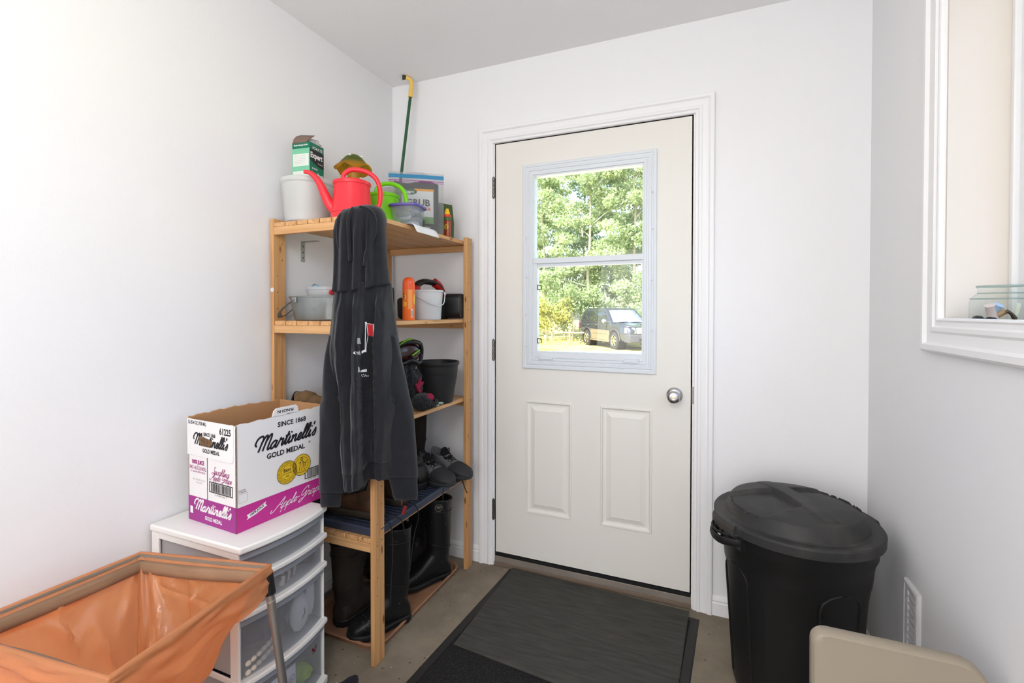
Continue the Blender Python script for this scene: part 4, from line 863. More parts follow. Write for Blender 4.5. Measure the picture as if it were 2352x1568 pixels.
# ================= SECOND SHELF =================
zn=mat('galvanised_zinc',(142,148,148),.45,.55,bump=.15,bscale=60,var=.2,vscale=14)
A=thing('metal_pan','shallow galvanised metal pan with a drop handle at the left of the second shelf','pan',(.182,-.690,Z2))
MB().lathe([(.0001,.001),(.120,.001),(.127,.006),(.148,.088),(.1515,.089),(.1525,.092),(.1505,.0945),(.1465,.0935),(.146,.088),(.125,.009),(.0001,.005)],56,sx=1,sy=.66,c0=True).build('pan_body',zn,A,ang=35)
q=[(-.100,-.076,.078),(-.118,-.088,.062),(-.140,-.084,.030),(-.156,-.06,.014),(-.160,-.03,.024)]
q=[(-.050,-.096,.080),(-.085,-.106,.058),(-.125,-.098,.032),(-.152,-.072,.014),(-.160,-.040,.020),(-.158,.0,.050)]
MB().tube(cat_rom(q,6),.0085,10,flat=.28,up=(0,0,1)).build('pan_handle',zn,A)
MB().box(-.060,-.040,-.1005,-.0925,.070,.090).build('handle_ear',zn,A,bevel=.002)
A=thing('plastic_tub','frosted white tub standing inside the galvanised pan','tub',(.180,-.680,Z2+.0085)); MB().lathe([(.0001,0),(.065,0),(.078,.110),(.081,.112),(.081,.122),(.078,.124),(.076,.120),(.063,.004),(.0001,.003)],40,sy=.74,c0=True).build('tub_body',clear('frosted_tub_b',(230,232,234),.35,.3),A,ang=40)
b=MB(); b.loft([[(-.03,0,0),(.0,-.006,.0),(.03,.0,0)],[(-.022,-.004,.022),(.004,-.008,.024),(.036,-.002,.008)],[(-.018,.006,.030),(.008,.0,.026),(.034,.004,.010)]],closed=False); o=tag(b.build('blue_wipe',mat('blue_tissue',(140,190,218),.8),None,solid=.001,ang=180),'light blue wipe sticking up from the frosted tub','cloth'); o.location=(.118,-.665,Z2+.118)
A=thing('hand_tool','black and red tool grip lying across the galvanised pan','tool',(.265,-.700,Z2+.0955)); b=MB(); b.tube(cat_rom([(-.07,0,.004),(-.02,0,.014),(.03,.0,.028),(.085,.01,.030)],5),[.004]*3+[.012]*5+[.019]*4+[.017]*4,12); b.build('tool_grip',mat('grip_black',(34,34,36),.5),A)
MB().tube(cat_rom([(-.078,-.004,.002),(-.045,-.006,.010),(-.010,-.006,.019)],5),[.003]*3+[.0085]*3+[.0125]*5,12).build('grip_inlay',mat('grip_red',(200,40,52),.45),A)
org=mat('spray_orange',(246,112,34),.35,spec=.5); orl=mat('spray_light_orange',(250,160,84),.35)
A=thing('aerosol_can','tall orange aerosol can on the second shelf','spray can',(.455,-.505,Z2)); MB().lathe([(.0001,0),(.024,0),(.0252,.0018),(.0245,.004),(.0250,.006),(.0250,.128),(.0001,.128)],36,c0=True).build('can_body',org,A,ang=30)
MB().lathe([(.0252,.126),(.0250,.150),(.0225,.164),(.017,.172),(.010,.1755),(.0001,.176)],36,c0=True).build('can_cap',mat('spray_cap',(244,96,36),.35),A,ang=40)
cyl=lambda off:(lambda u,v:((.0250+off)*math.sin(u/.025+R(39)),-(.0250+off)*math.cos(u/.025+R(39)),v))
K=Ink(cyl(.0005)); 
for i in range(8): K.rectf(-.006+i*.0024,-.006+(i+1)*.0024,.045,.125)
K.build('light_panel',orl,A,flat=True)
K=Ink(cyl(.0006)); K.disc(-.022,.095,.010,0,14,ry=.014); K.disc(-.020,.066,.010,0,14,ry=.010); K.disc(.026,.085,.008,0,14,ry=.022); K.build('flame_print',mat('spray_yellow',(252,196,60),.4),A,flat=True)
K=Ink(cyl(.0009)); K.text('OFF',-.022,.096,.016,0,bold=.0006,rot=R(80)); K.build('lettering',mat('spray_ink',(150,40,30),.5),A,flat=True)
K=Ink(cyl(.0008))
for i in range(4): K.rectf(.0070+i*.0022,.0070+(i+1)*.0022,.012,.045)
K.build('barcode_panel',bo,A,flat=True); K=Ink(cyl(.0011))
for i in range(9): K.rectf(.0085,.0145,.015+i*.0030,.0164+i*.0030)
K.build('barcode',mat('black_ink',(34,32,36),.6),A,flat=True); MB().lathe([(.0001,.001),(.002,.001),(.0022,0)],10).xf(Matrix.Translation((.0195,-.0155,.155))@Matrix.Rotation(R(90),4,'X')).build('cap_dot',bo,A)
A=tag(MB().lathe([(.0001,0),(.030,0),(.031,.004),(.031,.125),(.028,.132),(.022,.134),(.0001,.134)],30,c0=True).build('black_canister',mat('canister_black',(22,22,24),.4)),'black canister behind the orange aerosol can','canister'); A.location=(.375,-.545,Z2)
A=tag(MB().lathe([(.0001,0),(.030,0),(.031,.004),(.030,.110),(.014,.145),(.013,.165),(.0001,.166)],30,c0=True).build('white_bottle',mat('bottle_white',(226,224,224),.4)),'white bottle mostly behind the hanging hoodie on the second shelf','bottle'); A.location=(.335,-.570,Z2)
pw=mat('grey_white_pail',(206,208,212),.4,spec=.4)
A=thing('plastic_pail','small whitish plastic pail with a wire-thin white handle on the second shelf','pail',(.440,-.345,Z2)); MB().lathe([(.0001,0),(.058,0),(.061,.004),(.069,.120),(.0725,.121),(.073,.128),(.071,.1295),(.0695,.128),(.067,.119),(.059,.006),(.0001,.004)],48,c0=True).build('pail_body',pw,A,ang=35)
MB().tube(cat_rom([(-.072,-.012,.118),(-.045,-.062,.095),(.005,-.083,.076),(.050,-.066,.055),(.074,-.012,.050)][0:0]+[(-.030,-.067,.118),(.005,-.080,.100),(.045,-.068,.078),(.072,-.035,.062),(.078,.01,.070),(.074,.03,.116)],6),.0022,8).build('pail_handle',pw,A)
for s in (-1,1): MB().lathe([(.0001,.004),(.005,.004),(.006,0)],14).xf(Matrix.Translation((-.030 if s<0 else .0715,-.0635 if s<0 else .030,.116))@Matrix.Rotation(R(90),4,'X' if s<0 else 'Y')).build('handle_lug',pw,A)
# booster cable case: black body with red and black carrying handle
A=thing('tool_case','black and red moulded tool case with an arched handle, behind the whitish pail','case',(.345,-.215,Z2)); cb=mat('case_black',(26,26,28),.4)
b=MB().loft([[(x,-.13,z) for x,z in ((-.07,0),(.07,0),(.075,.10),(-.075,.10))],[(x,.13,z) for x,z in ((-.07,0),(.07,0),(.075,.10),(-.075,.10))]]); b.build('case_body',cb,A,bevel=.018,seg=3)
h=cat_rom([(.02,-.125,.10),(.02,-.11,.145),(.02,-.06,.172),(.02,0,.176),(.02,.06,.170),(.02,.105,.145),(.02,.125,.105)],5); MB().tube(h,.0135,12,flat=1.5).build('case_handle',cb,A)
MB().tube(cat_rom([(.024,.045,.1745),(.024,.085,.160),(.024,.112,.135),(.024,.132,.10)],5),.0155,12,flat=1.5).build('red_handle_end',mat('case_red',(178,30,26),.4),A); MB().tube(cat_rom([(.024,-.128,.10),(.024,-.122,.12),(.024,-.108,.146)],5),.0155,12,flat=1.4).build('red_handle_end',MATS['case_red'],A)
A=thing('power_pack','small black rounded case at the right end of the second shelf','case',(.455,-.100,Z2),R(8))
P=[(y*.045*(1) ,.064+z*.060) for y,z in [(math.copysign(abs(math.cos(t))**.55,math.cos(t)),math.copysign(abs(math.sin(t))**.55,math.sin(t))) for t in [2*PI*i/32 for i in range(32)]]]
b=MB(); b.loft([[(x,y*s,.064+(z-.064)*s) for y,z in P] for x,s in ((-.05,.9),(-.045,1),(.020,1),(.028,.95),(.030,.85))]); b.build('case_shell',cb,A,ang=40); MB().lathe([(.0001,.003),(.004,.003),(.005,0)],12).xf(Matrix.Translation((.0295,.012,.068))@Matrix.Rotation(R(90),4,'Y')).build('case_button',bo,A)
MB().loft([[(x,y*s*.75,.064+(z-.064)*s*.75) for y,z in P] for x,s in ((.0295,1),(.0325,.96))]).build('case_face',cb,A,ang=30)

# ================= THIRD SHELF =================
potm=mat('pot_black',(36,37,38),.5,spec=.35)
A=thing('flower_pot','large black plastic basket-weave flower pot at the right end of the third shelf','pot',(.425,-.235,Z3))
n=96
prof=[(.0001,0),(.068,0),(.071,.004),(.074,.02)]+[(.074+.018*k/30,.02+.115*k/30) for k in range(31)]+[(.0935,.138),(.096,.172),(.0995,.174),(.102,.178),(.1025,.186),(.100,.190),(.096,.189),(.0935,.184),(.090,.14),(.070,.008),(.0001,.006)]
MB().lathe(prof,n,c0=True,wob=lambda a,z:1+(.010 if (.018<z<.136 and (int(a*48/PI)+int(z*260))%2) else 0)).build('pot_body',potm,A,ang=30)
knit=mat('black_knit',(22,22,26),.95,bump=1,bscale=150,bdist=.006,sheen=.15); pink=mat('pink_knit',(150,24,62),.9,bump=.8,bscale=160,bdist=.004)
A=thing('knit_hat','black knitted hat with a pink motif, rolled at the front edge of the third shelf','hat',(.452,-.405,Z3),R(20))
blob(MB(),(0,0,.034),(.046,.070,.035),4,.06,36,20).build('hat_crown',knit,A)
b=MB(); 
for i in range(34):
    a=2*PI*i/34; b.tube([(.044*math.cos(a)*.9+.012,.066*math.sin(a),.016+.02*math.cos(a)*0),(.050*math.cos(a)+.016,.072*math.sin(a),.024),(.046*math.cos(a)+.014,.068*math.sin(a),.036)],.0065,6)
b.build('hat_ribbing',knit,A); blob(MB(),(.028,.006,.048),(.022,.032,.020),6,.1,24,14).build('hat_motif',pink,A,label='pink knitted motif')
A=thing('knit_mittens','pile of black knitted mittens with a pink star pattern against the flower pot','mittens',(.375,-.405,Z3),R(10))
blob(MB(),(0,0,.100),(.062,.075,.086),11,.14,36,22).build('mitten_body',knit,A); blob(MB(),(-.01,-.03,.172),(.050,.060,.050),13,.2,26,16).build('mitten_cuff',knit,A)
K=Ink(lambda u,v:(.060+.004*math.cos(u*30),-.004+u,.100+v)); K.poly([(-.045,.012),(-.018,.012),(-.004,.032),(.010,.014),(.042,.012),(.020,-.010),(.006,-.034),(-.018,-.026),(-.034,-.004)]); K.build('star_motif',pink,A,flat=True,solid=.006,soff=0)
A=thing('ski_goggles','black ski goggles with lime green trim on top of the mittens','goggles',(.408,-.440,Z3+.235),R(-25))
b=MB(); b.tube(cat_rom([(-.012,-.075,.0),(.012,-.050,.045),(.022,.0,.058),(.012,.050,.045),(-.012,.070,.0),(.012,.045,-.035),(.022,.0,-.022),(.012,-.045,-.035)],5,closed=True),.010,10,closed=True); b.build('goggle_frame',mat('goggle_black',(18,18,20),.35),A)
b=MB(); b.sphere((.0,-.002,.010),(.022,.060,.044),24,14); b.build('goggle_lens',mat('goggle_lens',(48,16,18),.12,spec=.8),A); b=MB(); b.tube(cat_rom([(.010,-.062,.036),(.024,-.030,.062),(.026,0,.069)],5),.007,8,flat=.6); b.tube(cat_rom([(.030,.0,.0),(.028,.022,.012),(.022,.040,.02)],5),.005,8,flat=.6); b.build('goggle_trim',mat('goggle_lime',(120,190,40),.4),A,label='lime green trim')
A=thing('cloth_tie','pale mint knotted cloth strip beside the black knitted hat','cloth',(.470,-.330,Z3),R(20)); mint=mat('mint_cloth',(160,186,166),.85,bump=.4,bscale=120)
for pts,r in (([(-.02,-.02,.026),(.0,-.006,.014),(.018,.012,.012),(.028,.026,.010)],.009),([(-.006,.018,.008),(.004,.004,.012),(.016,-.014,.007)],.008)): MB().tube(cat_rom(pts,5),r,10,flat=.6).build('cloth_strip',mint,A)
A=thing('knit_scrap','small pink and white knitted scrap at the shelf edge beside the hoodie','cloth',(.480,-.560,Z3)); blob(MB(),(0,0,.010),(.012,.014,.010),3,.2,18,12).build('scrap_knit',mat('scrap_pink',(214,150,150),.9,bump=.8,bscale=150,var=.25,vscale=120),A)
# brown gloves and gardening shoe at left
brw=mat('tan_suede',(122,96,66),.85,bump=.5,bscale=50,bdist=.004,var=.22,vscale=12); dbr=mat('dark_suede',(84,62,44),.85,bump=.4,bscale=60,var=.2)
A=thing('work_glove','tan leather work glove lying flat at the left of the third shelf','glove',(.145,-.655,Z3),R(8))
b=MB().tube(cat_rom([(-.115,-.005,.052),(-.09,0,.056),(-.05,.0,.048),(.0,.0,.040),(.05,-.004,.046),(.10,-.01,.040)],5),[.036]*5+[.040]*5+[.033]*5+[.034]*5+[.040]*6,18,flat=1); b.build('glove_body',brw,A,disp=None)
MB().tube([(-.119,-.005,.052),(-.116,-.005,.052)],.038,20).build('glove_lining',mat('cream_fleece',(196,186,166),.9),A); MB().tube([(-.126,-.006,.052),(-.121,-.005,.052)],.040,20).build('glove_binding',black,A)
A=tag(blob(MB(),(0,0,.062),(.038,.050,.064),17,.08,30,20).build('suede_mitten',dbr),'dark brown suede mitten standing behind the tan glove','glove'); A.location=(.165,-.555,Z3+.030)
A=thing('garden_shoe','black and white patterned shoe under the tan glove','shoe',(.205,-.745,Z3),R(-10)); blob(MB(),(0,0,.022),(.085,.032,.024),5,.05,30,16).build('shoe_upper',mat('shoe_black_print',(24,24,24),.6),A); blob(MB(),(.055,.0,.018),(.048,.031,.019),8,.05,24,14).build('shoe_toe',mat('shoe_grey_white',(198,192,188),.7),A)
K=Ink(lambda u,v:(u,-.030+.0,v)); 
for i,(u,v) in enumerate(((-.05,.022),(-.035,.034),(-.02,.026),(-.005,.036),(-.045,.038))): K.poly([(u-.008,v-.004),(u+.004,v-.006),(u+.009,v+.006),(u-.003,v+.005)])
K.build('leaf_print',bo,A,flat=True,solid=.003,soff=0)
# ================= FOOTWEAR =================
def outline(L,Wb,Wh,n=28,x0=0):     # foot outline, heel at x0, toe at x0+L
    T=[(0,.0),(.03,.62),(.10,.92),(.22,.98),(.40,.86),(.60,1.05),(.72,1.12),(.85,.92),(.94,.60),(.985,.28),(1,0)]
    up=[(x0+t*L,w*Wh/2*(1 if t<.4 else Wb/Wh)) for t,w in T]; return up+[(x,-y) for x,y in up[-2:0:-1]]
def ring_yz(x,hw,z0,zt,n=20,k=2.6,yo=0):
    P=[]
    for i in range(n):
        a=2*PI*i/n; c,s=math.cos(a),math.sin(a); P.append((x,yo+hw*math.copysign(abs(c)**(2/k),c),z0+(zt-z0)*(.5+.5*math.copysign(abs(s)**(2/k),s))))
    return P
def footloft(b,L,st,mi=0,cap=True): b.loft([ring_yz(t*L,hw,z0,z1) for t,hw,z0,z1 in st],mi=mi)
rubm=mat('gumboot_rubber',(22,23,25),.42,spec=.45,bump=.12,bscale=60,var=.2,vscale=5)
def speckle(m,col=(190,190,186),sc=70,lo=.055):
    N=m.node_tree.nodes; L=m.node_tree.links; p=N['Principled BSDF']; v=N.new('ShaderNodeTexVoronoi'); v.inputs['Scale'].default_value=sc; tc=N.new('ShaderNodeTexCoord'); L.new(tc.outputs['Object'],v.inputs[0])
    q=N.new('ShaderNodeValToRGB'); q.color_ramp.elements[0].position=lo; q.color_ramp.elements[0].color=(1,1,1,1); q.color_ramp.elements[1].position=lo+.06; q.color_ramp.elements[1].color=(0,0,0,1); L.new(v.outputs['Distance'],q.inputs[0])
    n=N.new('ShaderNodeTexNoise'); n.inputs['Scale'].default_value=9; L.new(tc.outputs['Object'],n.inputs[0]); g=N.new('ShaderNodeMath'); g.operation='GREATER_THAN'; g.inputs[1].default_value=.54; L.new(n.outputs[0],g.inputs[0]); mu=N.new('ShaderNodeMath'); mu.operation='MULTIPLY'; L.new(q.outputs[0],mu.inputs[0]); L.new(g.outputs[0],mu.inputs[1])
    x=N.new('ShaderNodeMix'); x.data_type='RGBA'; src=p.inputs['Base Color'].links[0].from_socket if p.inputs['Base Color'].links else None
    L.new(mu.outputs[0],x.inputs[0]); 
    if src: L.new(src,x.inputs[6])
    else: x.inputs[6].default_value=p.inputs['Base Color'].default_value
    x.inputs[7].default_value=(*sr(*col),1); L.new(x.outputs[2],p.inputs['Base Color'])
speckle(rubm)
def gumboot(label,loc,rz,H=.385,L=.285,m=rubm,name='rubber_boot',badge=True,cat='boot',wide=1,group=None,fold=0):
    A=thing(name,label,cat,loc,rz,group=group); b=MB(); r=.056*wide; n=28
    sh=[]
    for z,cx,rx,ry in ((.03,.062,.048,.038),(.07,.060,.056,.042),(.11,.056,.058,.045),(.15,.050,.056,.047),(.20,.050,.058,.051),(.27,.052,.062,.055),(.34,.053,.065,.058),(H,.053,.067,.060)):
        if z<=H: sh.append([(cx+rx*wide*math.cos(2*PI*i/n),ry*wide*math.sin(2*PI*i/n),z+(.010*math.cos(2*PI*i/n) if z>=H-.001 else 0)) for i in range(n)])
    top=sh[-1]; inner=[[(.053+(p[0]-.053)*.84,p[1]*.84,p[2]) for p in top]]
    for z,s in ((H-.06,.80),(.16,.70),(.10,.5)): inner.append([(.053+(p[0]-.053)*s,p[1]*s,z) for p in top])
    b.loft(sh+inner)
    footloft(b,L,[(-.03,.018,.02,.05),(0,.034,.016,.075),(.06,.041,.014,.10),(.2,.043,.014,.135),(.34,.042,.014,.145),(.46,.043,.014,.118),(.58,.047,.014,.093),(.72,.050,.014,.078),(.84,.045,.014,.068),(.93,.034,.016,.056),(.985,.018,.02,.040)])
    b.build('boot_upper',m,A,remesh=.0045,smooth=5)
    so=MB(); o1=outline(L+.012,.112,.084,x0=-.012); sc=lambda P,d:[(L/2+(x-L/2)*(1+d/(L/2)),y*(1+d/.05)) for x,y in P]
    so.loft([[(x,y,.010) for x,y in sc(o1,.0)],[(x,y,.013) for x,y in sc(o1,.002)],[(x,y,.026) for x,y in sc(o1,.002)],[(x,y,.030) for x,y in sc(o1,-.002)]])
    heel=[p for p in o1 if p[0]<.085]; hp=sorted([p for p in heel if p[1]>=0])+sorted([p for p in heel if p[1]<0],reverse=True); so.loft([[(x,y*.98,0) for x,y in hp],[(x,y,.012) for x,y in hp]])
    for k in range(7):
        xx=L*(.40+k*.072); hw=.036-.0022*abs(k-2.5)**1.6; so.box(xx,xx+.011,-hw,hw,.0,.012)
    so.build('boot_sole',mat('gumboot_sole',(20,20,21),.6,bump=.2,bscale=80),A,bevel=.0015,ang=30)
    sm=MB(); 
    def sil(z,cx,rx,ry,w,n=30,a0=0,a1=2*PI,tilt=0): sm.tube([(cx+rx*math.cos(a0+(a1-a0)*i/n),ry*math.sin(a0+(a1-a0)*i/n),z+tilt*math.cos(a0+(a1-a0)*i/n)) for i in range(n+1)],w,6)
    sil(H-.055,.053,.0655*wide,.0585*wide,.0018,tilt=.006); sil(.165,.050,.0575*wide,.0490*wide,.0016,tilt=.02); sil(H-.002,.053,.067*wide,.060*wide,.0032,tilt=.010)
    sm.build('boot_ridges',m,A)
    if badge:
        def bf(u,v): a=R(70)+u/.062; return (.053+.0672*math.cos(a),.0602*math.sin(a),v+.0)
        K=Ink(bf); K.disc(0,H-.030,.0165,0,30,r_in=.0155,ry=.0165); K.text('ORIGINAL',0,H-.024,.0062,0); K.text('HIGH',0,H-.033,.0062,0); K.stroke([(-.010,H-.029),(0,H-.027),(.010,H-.029)],.0008); K.build('boot_badge',mat('badge_grey',(176,172,150),.6),A,flat=True)
    return A
# clay-coloured boot tray on the floor
A=thing('boot_tray','terracotta plastic boot tray on the floor under the shelves','tray',(.275,-.415,0)); tm=mat('terracotta_plastic',(158,116,88),.6,bump=.2,bscale=60,var=.12)
def rrect(hx,hy,r,n=8):
    P=[]
    for cx,cy,a in ((hx-r,hy-r,0),(-hx+r,hy-r,90),(-hx+r,-hy+r,180),(hx-r,-hy+r,270)):
        for k in range(n+1): t=R(a+90*k/n); P.append((cx+r*math.cos(t),cy+r*math.sin(t)))
    return P
hx,hy=.205,.325
MB().loft([[(x,y,0) for x,y in rrect(hx-.012,hy-.012,.06)],[(x,y,.022) for x,y in rrect(hx,hy,.07)],[(x,y,.025) for x,y in rrect(hx-.002,hy-.002,.068)],[(x,y,.025) for x,y in rrect(hx-.009,hy-.009,.062)],[(x,y,.006) for x,y in rrect(hx-.018,hy-.018,.055)]]).build('tray_body',tm,A,ang=40)
ZF=.0068
gumboot('tall black rubber boot with an oval badge, nearest the door on the boot tray',(.448,-.180,ZF),R(-122),L=.265,H=.385)
gumboot('tall black rubber boot on the boot tray, right behind the front shelf post',(.455,-.520,ZF),R(-120),L=.245,H=.395,badge=False)
cam_m=mat('brown_camo_boot',(44,36,30),.75,bump=.5,bscale=30,bdist=.004,var=.5,vscale=11)
gumboot('tall dull brown winter boot at the left end of the boot tray',(.235,-.672,ZF),R(86),L=.26,H=.34,m=cam_m,name='winter_boot',badge=False,wide=1.12)
b=MB(); 
for i in range(26):
    a=2*PI*i/26; b.tube([(.055+.062*math.cos(a),.060*math.sin(a),.005),(.055+.068*math.cos(a+.2),.066*math.sin(a+.2),.018),(.055+.058*math.cos(a+.35),.058*math.sin(a+.35),.026)],.008,6)
gumboot('dark brown winter boot at the back left of the boot tray',(.135,-.350,ZF),R(92),L=.26,H=.33,m=cam_m,name='winter_boot',badge=False,wide=1.05)
gumboot('black rubber boot in the dark at the back of the boot tray',(.275,-.095,ZF),R(-98),L=.25,H=.36,badge=False)
# ribbed blue-grey shoe tray on the fourth shelf
A=thing('shoe_tray','blue-grey ribbed plastic shoe tray on the lowest shelf','tray',(.300,-.400,Z4)); bm_=mat('slate_plastic',(58,66,84),.5,spec=.4)
hx,hy=.208,.375
MB().loft([[(x,y,0) for x,y in rrect(hx-.004,hy-.004,.02)],[(x,y,.026) for x,y in rrect(hx,hy,.022)],[(x,y,.030) for x,y in rrect(hx-.003,hy-.003,.022)],[(x,y,.030) for x,y in rrect(hx-.012,hy-.012,.018)],[(x,y,.008) for x,y in rrect(hx-.020,hy-.020,.015)]]).build('tray_body',bm_,A,ang=35,bevel=.0)
b=MB()
for k in range(30): y=-.35+k*.0245; b.box(-.182,.182,y,y+.009,.0075,.0135)
b.build('tray_ribs',bm_,A,bevel=.002)
ZS=Z4+.0140
def laceup(name,label,loc,rz,mU,mS,mL,L=.285,H=.10,laces=True,collar=True,rot=None,shaft=0,scale=1,mT=None,lin=None):
    A=thing(name,label,'shoe' if shaft<.04 else 'boot',loc,rz,rot=rot,scale=scale); b=MB()
    footloft(b,L,[(-.02,.014,.02,.05),(.02,.030,.016,.075),(.10,.037,.014,.082),(.22,.038,.014,.085),(.38,.037,.014,.088),(.50,.040,.014,.080),(.62,.045,.014,.066),(.76,.047,.014,.056),(.88,.040,.014,.050),(.96,.026,.016,.040),(.995,.010,.02,.030)])
    n=26; Hc=H+shaft; rg=[]
    for z,cx,rx,ry,ti in ((.04,.062,.058,.036,0),(.075,.060,.058,.036,.0),(min(Hc,.1),.058,.057,.036,.006),(Hc,.056,.058+shaft*.05,.038+shaft*.05,.010)): rg.append([(cx+rx*math.cos(2*PI*i/n),ry*math.sin(2*PI*i/n),z-ti*math.cos(2*PI*i/n)+ti*.6*math.cos(4*PI*i/n)) for i in range(n)])
    tp=rg[-1]; inn=[[(.056+(p[0]-.056)*s,p[1]*s,p[2]-d) for p in tp] for s,d in ((.80,.0),(.74,.02),(.66,Hc-.045),)]
    b.loft(rg+inn); b.build('shoe_upper',mU,A,remesh=.004,smooth=4)
    # dark lining
    MB().loft([[(.056+(p[0]-.056)*s,p[1]*s,p[2]-d) for p in tp] for s,d in ((.81,.004),(.76,.02),(.68,Hc-.042))],c0=False).build('shoe_lining',lin or mat('shoe_lining_black',(14,14,15),.9),A,ang=180)
    so=MB(); o1=outline(L+.012,.106,.080,x0=-.010); sc=lambda P,d:[(L/2+(x-L/2)*(1+d/(L/2)),y*(1+d/.05)) for x,y in P]
    so.loft([[(x,y,0+(.010 if x>L*.93 else 0)) for x,y in sc(o1,-.004)],[(x,y,.006+(.008 if x>L*.93 else 0)) for x,y in o1],[(x,y,.022) for x,y in sc(o1,.001)],[(x,y,.027) for x,y in sc(o1,-.003)]]); so.build('shoe_sole',mS,A,ang=35,bevel=.001)
    # toe cap overlay and tongue
    if mT: 
        t=MB(); footloft(t,L,[(.60,.047,.022,.069),(.76,.049,.018,.060),(.88,.0425,.018,.053),(.96,.029,.018,.043),(1.0,.012,.02,.032)]); t.build('toe_cap',mT,A)
    t=MB(); t.loft([[(L*.55,-.020,.066),(L*.55,0,.074),(L*.55,.020,.066)],[(L*.42,-.024,.085),(L*.42,0,.096),(L*.42,.024,.085)],[(L*.34,-.026,Hc+.004),(L*.34,0,Hc+.014),(L*.34,.026,Hc+.004)],[(L*.31,-.018,Hc+.022),(L*.31,0,Hc+.028),(L*.31,.018,Hc+.022)]],closed=False); t.build('tongue',lin or mat('shoe_lining_black',(14,14,15),.9),A,solid=.004,ang=180)
    if laces:
        l=MB()
        for k in range(5):
            x=L*(.58-.05*k); z=.073+.0075*k+(.0 if shaft<.02 else .006*k); l.tube([(x,-.024,z-.006),(x-.004,-.01,z+.004),(x-.006,.01,z+.006),(x-.008,.024,z-.004)],.0022,6)
        l.tube(cat_rom([(L*.38,0,Hc+.004),(L*.36,-.022,Hc+.018),(L*.34,-.030,Hc+.002),(L*.37,-.012,Hc+.004)],5),.0020,6); l.tube(cat_rom([(L*.38,0,Hc+.004),(L*.36,.022,Hc+.020),(L*.34,.030,Hc+.004),(L*.37,.012,Hc+.004)],5),.0020,6)
        l.build('laces',mL,A)
    return A
gup=mat('sneaker_grey',(112,112,114),.85,bump=.6,bscale=260,bdist=.002); dks=mat('sneaker_charcoal',(48,49,52),.7,bump=.3,bscale=120); lac=mat('black_laces',(26,25,26),.8)
laceup('sneaker','grey and black running shoe on the shoe tray, the one nearer the hoodie',(.285,-.198,ZS+.004),0,gup,dks,lac,rot=(R(4),R(1),R(-18)),L=.262,H=.098,mT=dks)
laceup('sneaker','grey and black running shoe on the shoe tray, the one nearer the back wall post',(.315,-.094,ZS+.004),0,gup,dks,lac,rot=(R(3),R(1),R(-17)),L=.262,H=.100,mT=dks)
bl=mat('black_leather',(24,23,23),.38,spec=.5,bump=.2,bscale=60)
gumboot('short black rubber ankle boot beside the grey running shoes on the shoe tray',(.415,-.330,ZS),R(180),H=.125,L=.235,m=bl,name='ankle_boot',badge=False,wide=.78)
wbm=mat('worn_brown_leather',(84,58,40),.6,bump=.5,bscale=30,bdist=.003,var=.45,vscale=16); wsm=mat('work_sole',(70,60,50),.7,var=.2); 
laceup('work_boot','worn brown leather work boot pointing left at the front of the shoe tray',(.430,-.655,ZS),R(178),wbm,wsm,lac,L=.290,H=.105,shaft=.05)
laceup('work_boot','worn brown work boot with a red pull tab behind the right hoodie sleeve',(.440,-.515,ZS),R(172),wbm,wsm,lac,L=.285,H=.105,shaft=.06)
A=thing('leather_sandal','dark brown shoe lying at the left of the shoe tray','shoe',(.165,-.735,ZS),0); blob(MB(),(0,0,.034),(.052,.034,.033),9,.08,30,18).build('shoe_upper',mat('dark_brown_leather',(50,36,28),.6,bump=.4,bscale=40),A)
# red zip pull hanging below the right cuff
A=thing('zip_pull','red webbing pull tab hanging beside the work boots','tab',(.512,-.640,ZS+.010)); b=MB(); b.tube(cat_rom([(-.010,-.006,.115),(-.004,-.002,.090),(.002,.0,.066),(.005,-.001,.046)],5),.0022,6); b.build('tab_cord',mat('tab_red',(150,46,36),.7),A); MB().box(-.001,.010,-.005,.005,.016,.050).xf(Matrix.Rotation(R(20),4,'Y')).build('tab_webbing',mat('tab_red',(150,46,36),.7),A,bevel=.001)
# tall brown boots at the back of the fourth shelf
ug=mat('dark_brown_suede',(42,32,26),.9,bump=.4,bscale=60,var=.2)
gumboot('tall dark brown suede boot standing between the hoodie and the back wall',(.272,-.112,ZS),R(180),H=.340,L=.26,m=ug,name='suede_boot',badge=False,wide=.95)
# dangling laces over the tray edge
def lace(label,pts): 
    o=Vector(pts[0]); A=tag(MB().tube([p-o for p in cat_rom(pts,6)],.0022,6).build('shoelace',lac),label,'shoelace'); A.location=o; return A
lace('long black shoelace trailing from the running shoe in front of the badge boot',[(.505,-.300,.500),(.515,-.330,.488),(.520,-.345,.455),(.518,-.335,.400),(.514,-.315,.340),(.515,-.320,.310)])
lace('short black shoelace hanging over the tray edge beside the back post',[(.506,-.150,.495),(.516,-.165,.480),(.520,-.150,.430),(.517,-.115,.385)])
lace('black shoelace with a light tip hanging over the shoe tray edge',[(.495,-.700,.488),(.512,-.672,.490),(.522,-.650,.470),(.522,-.635,.430),(.518,-.628,.408)])
lace('black shoelace looping down past the middle rubber boot',[(.498,-.560,.500),(.516,-.550,.488),(.522,-.535,.440),(.519,-.560,.380),(.517,-.580,.300),(.516,-.590,.240)])
lace('longest black shoelace, hanging in front of the middle rubber boot',[(.497,-.730,.488),(.515,-.716,.486),(.524,-.708,.44),(.521,-.706,.33),(.519,-.712,.24),(.520,-.716,.19)])
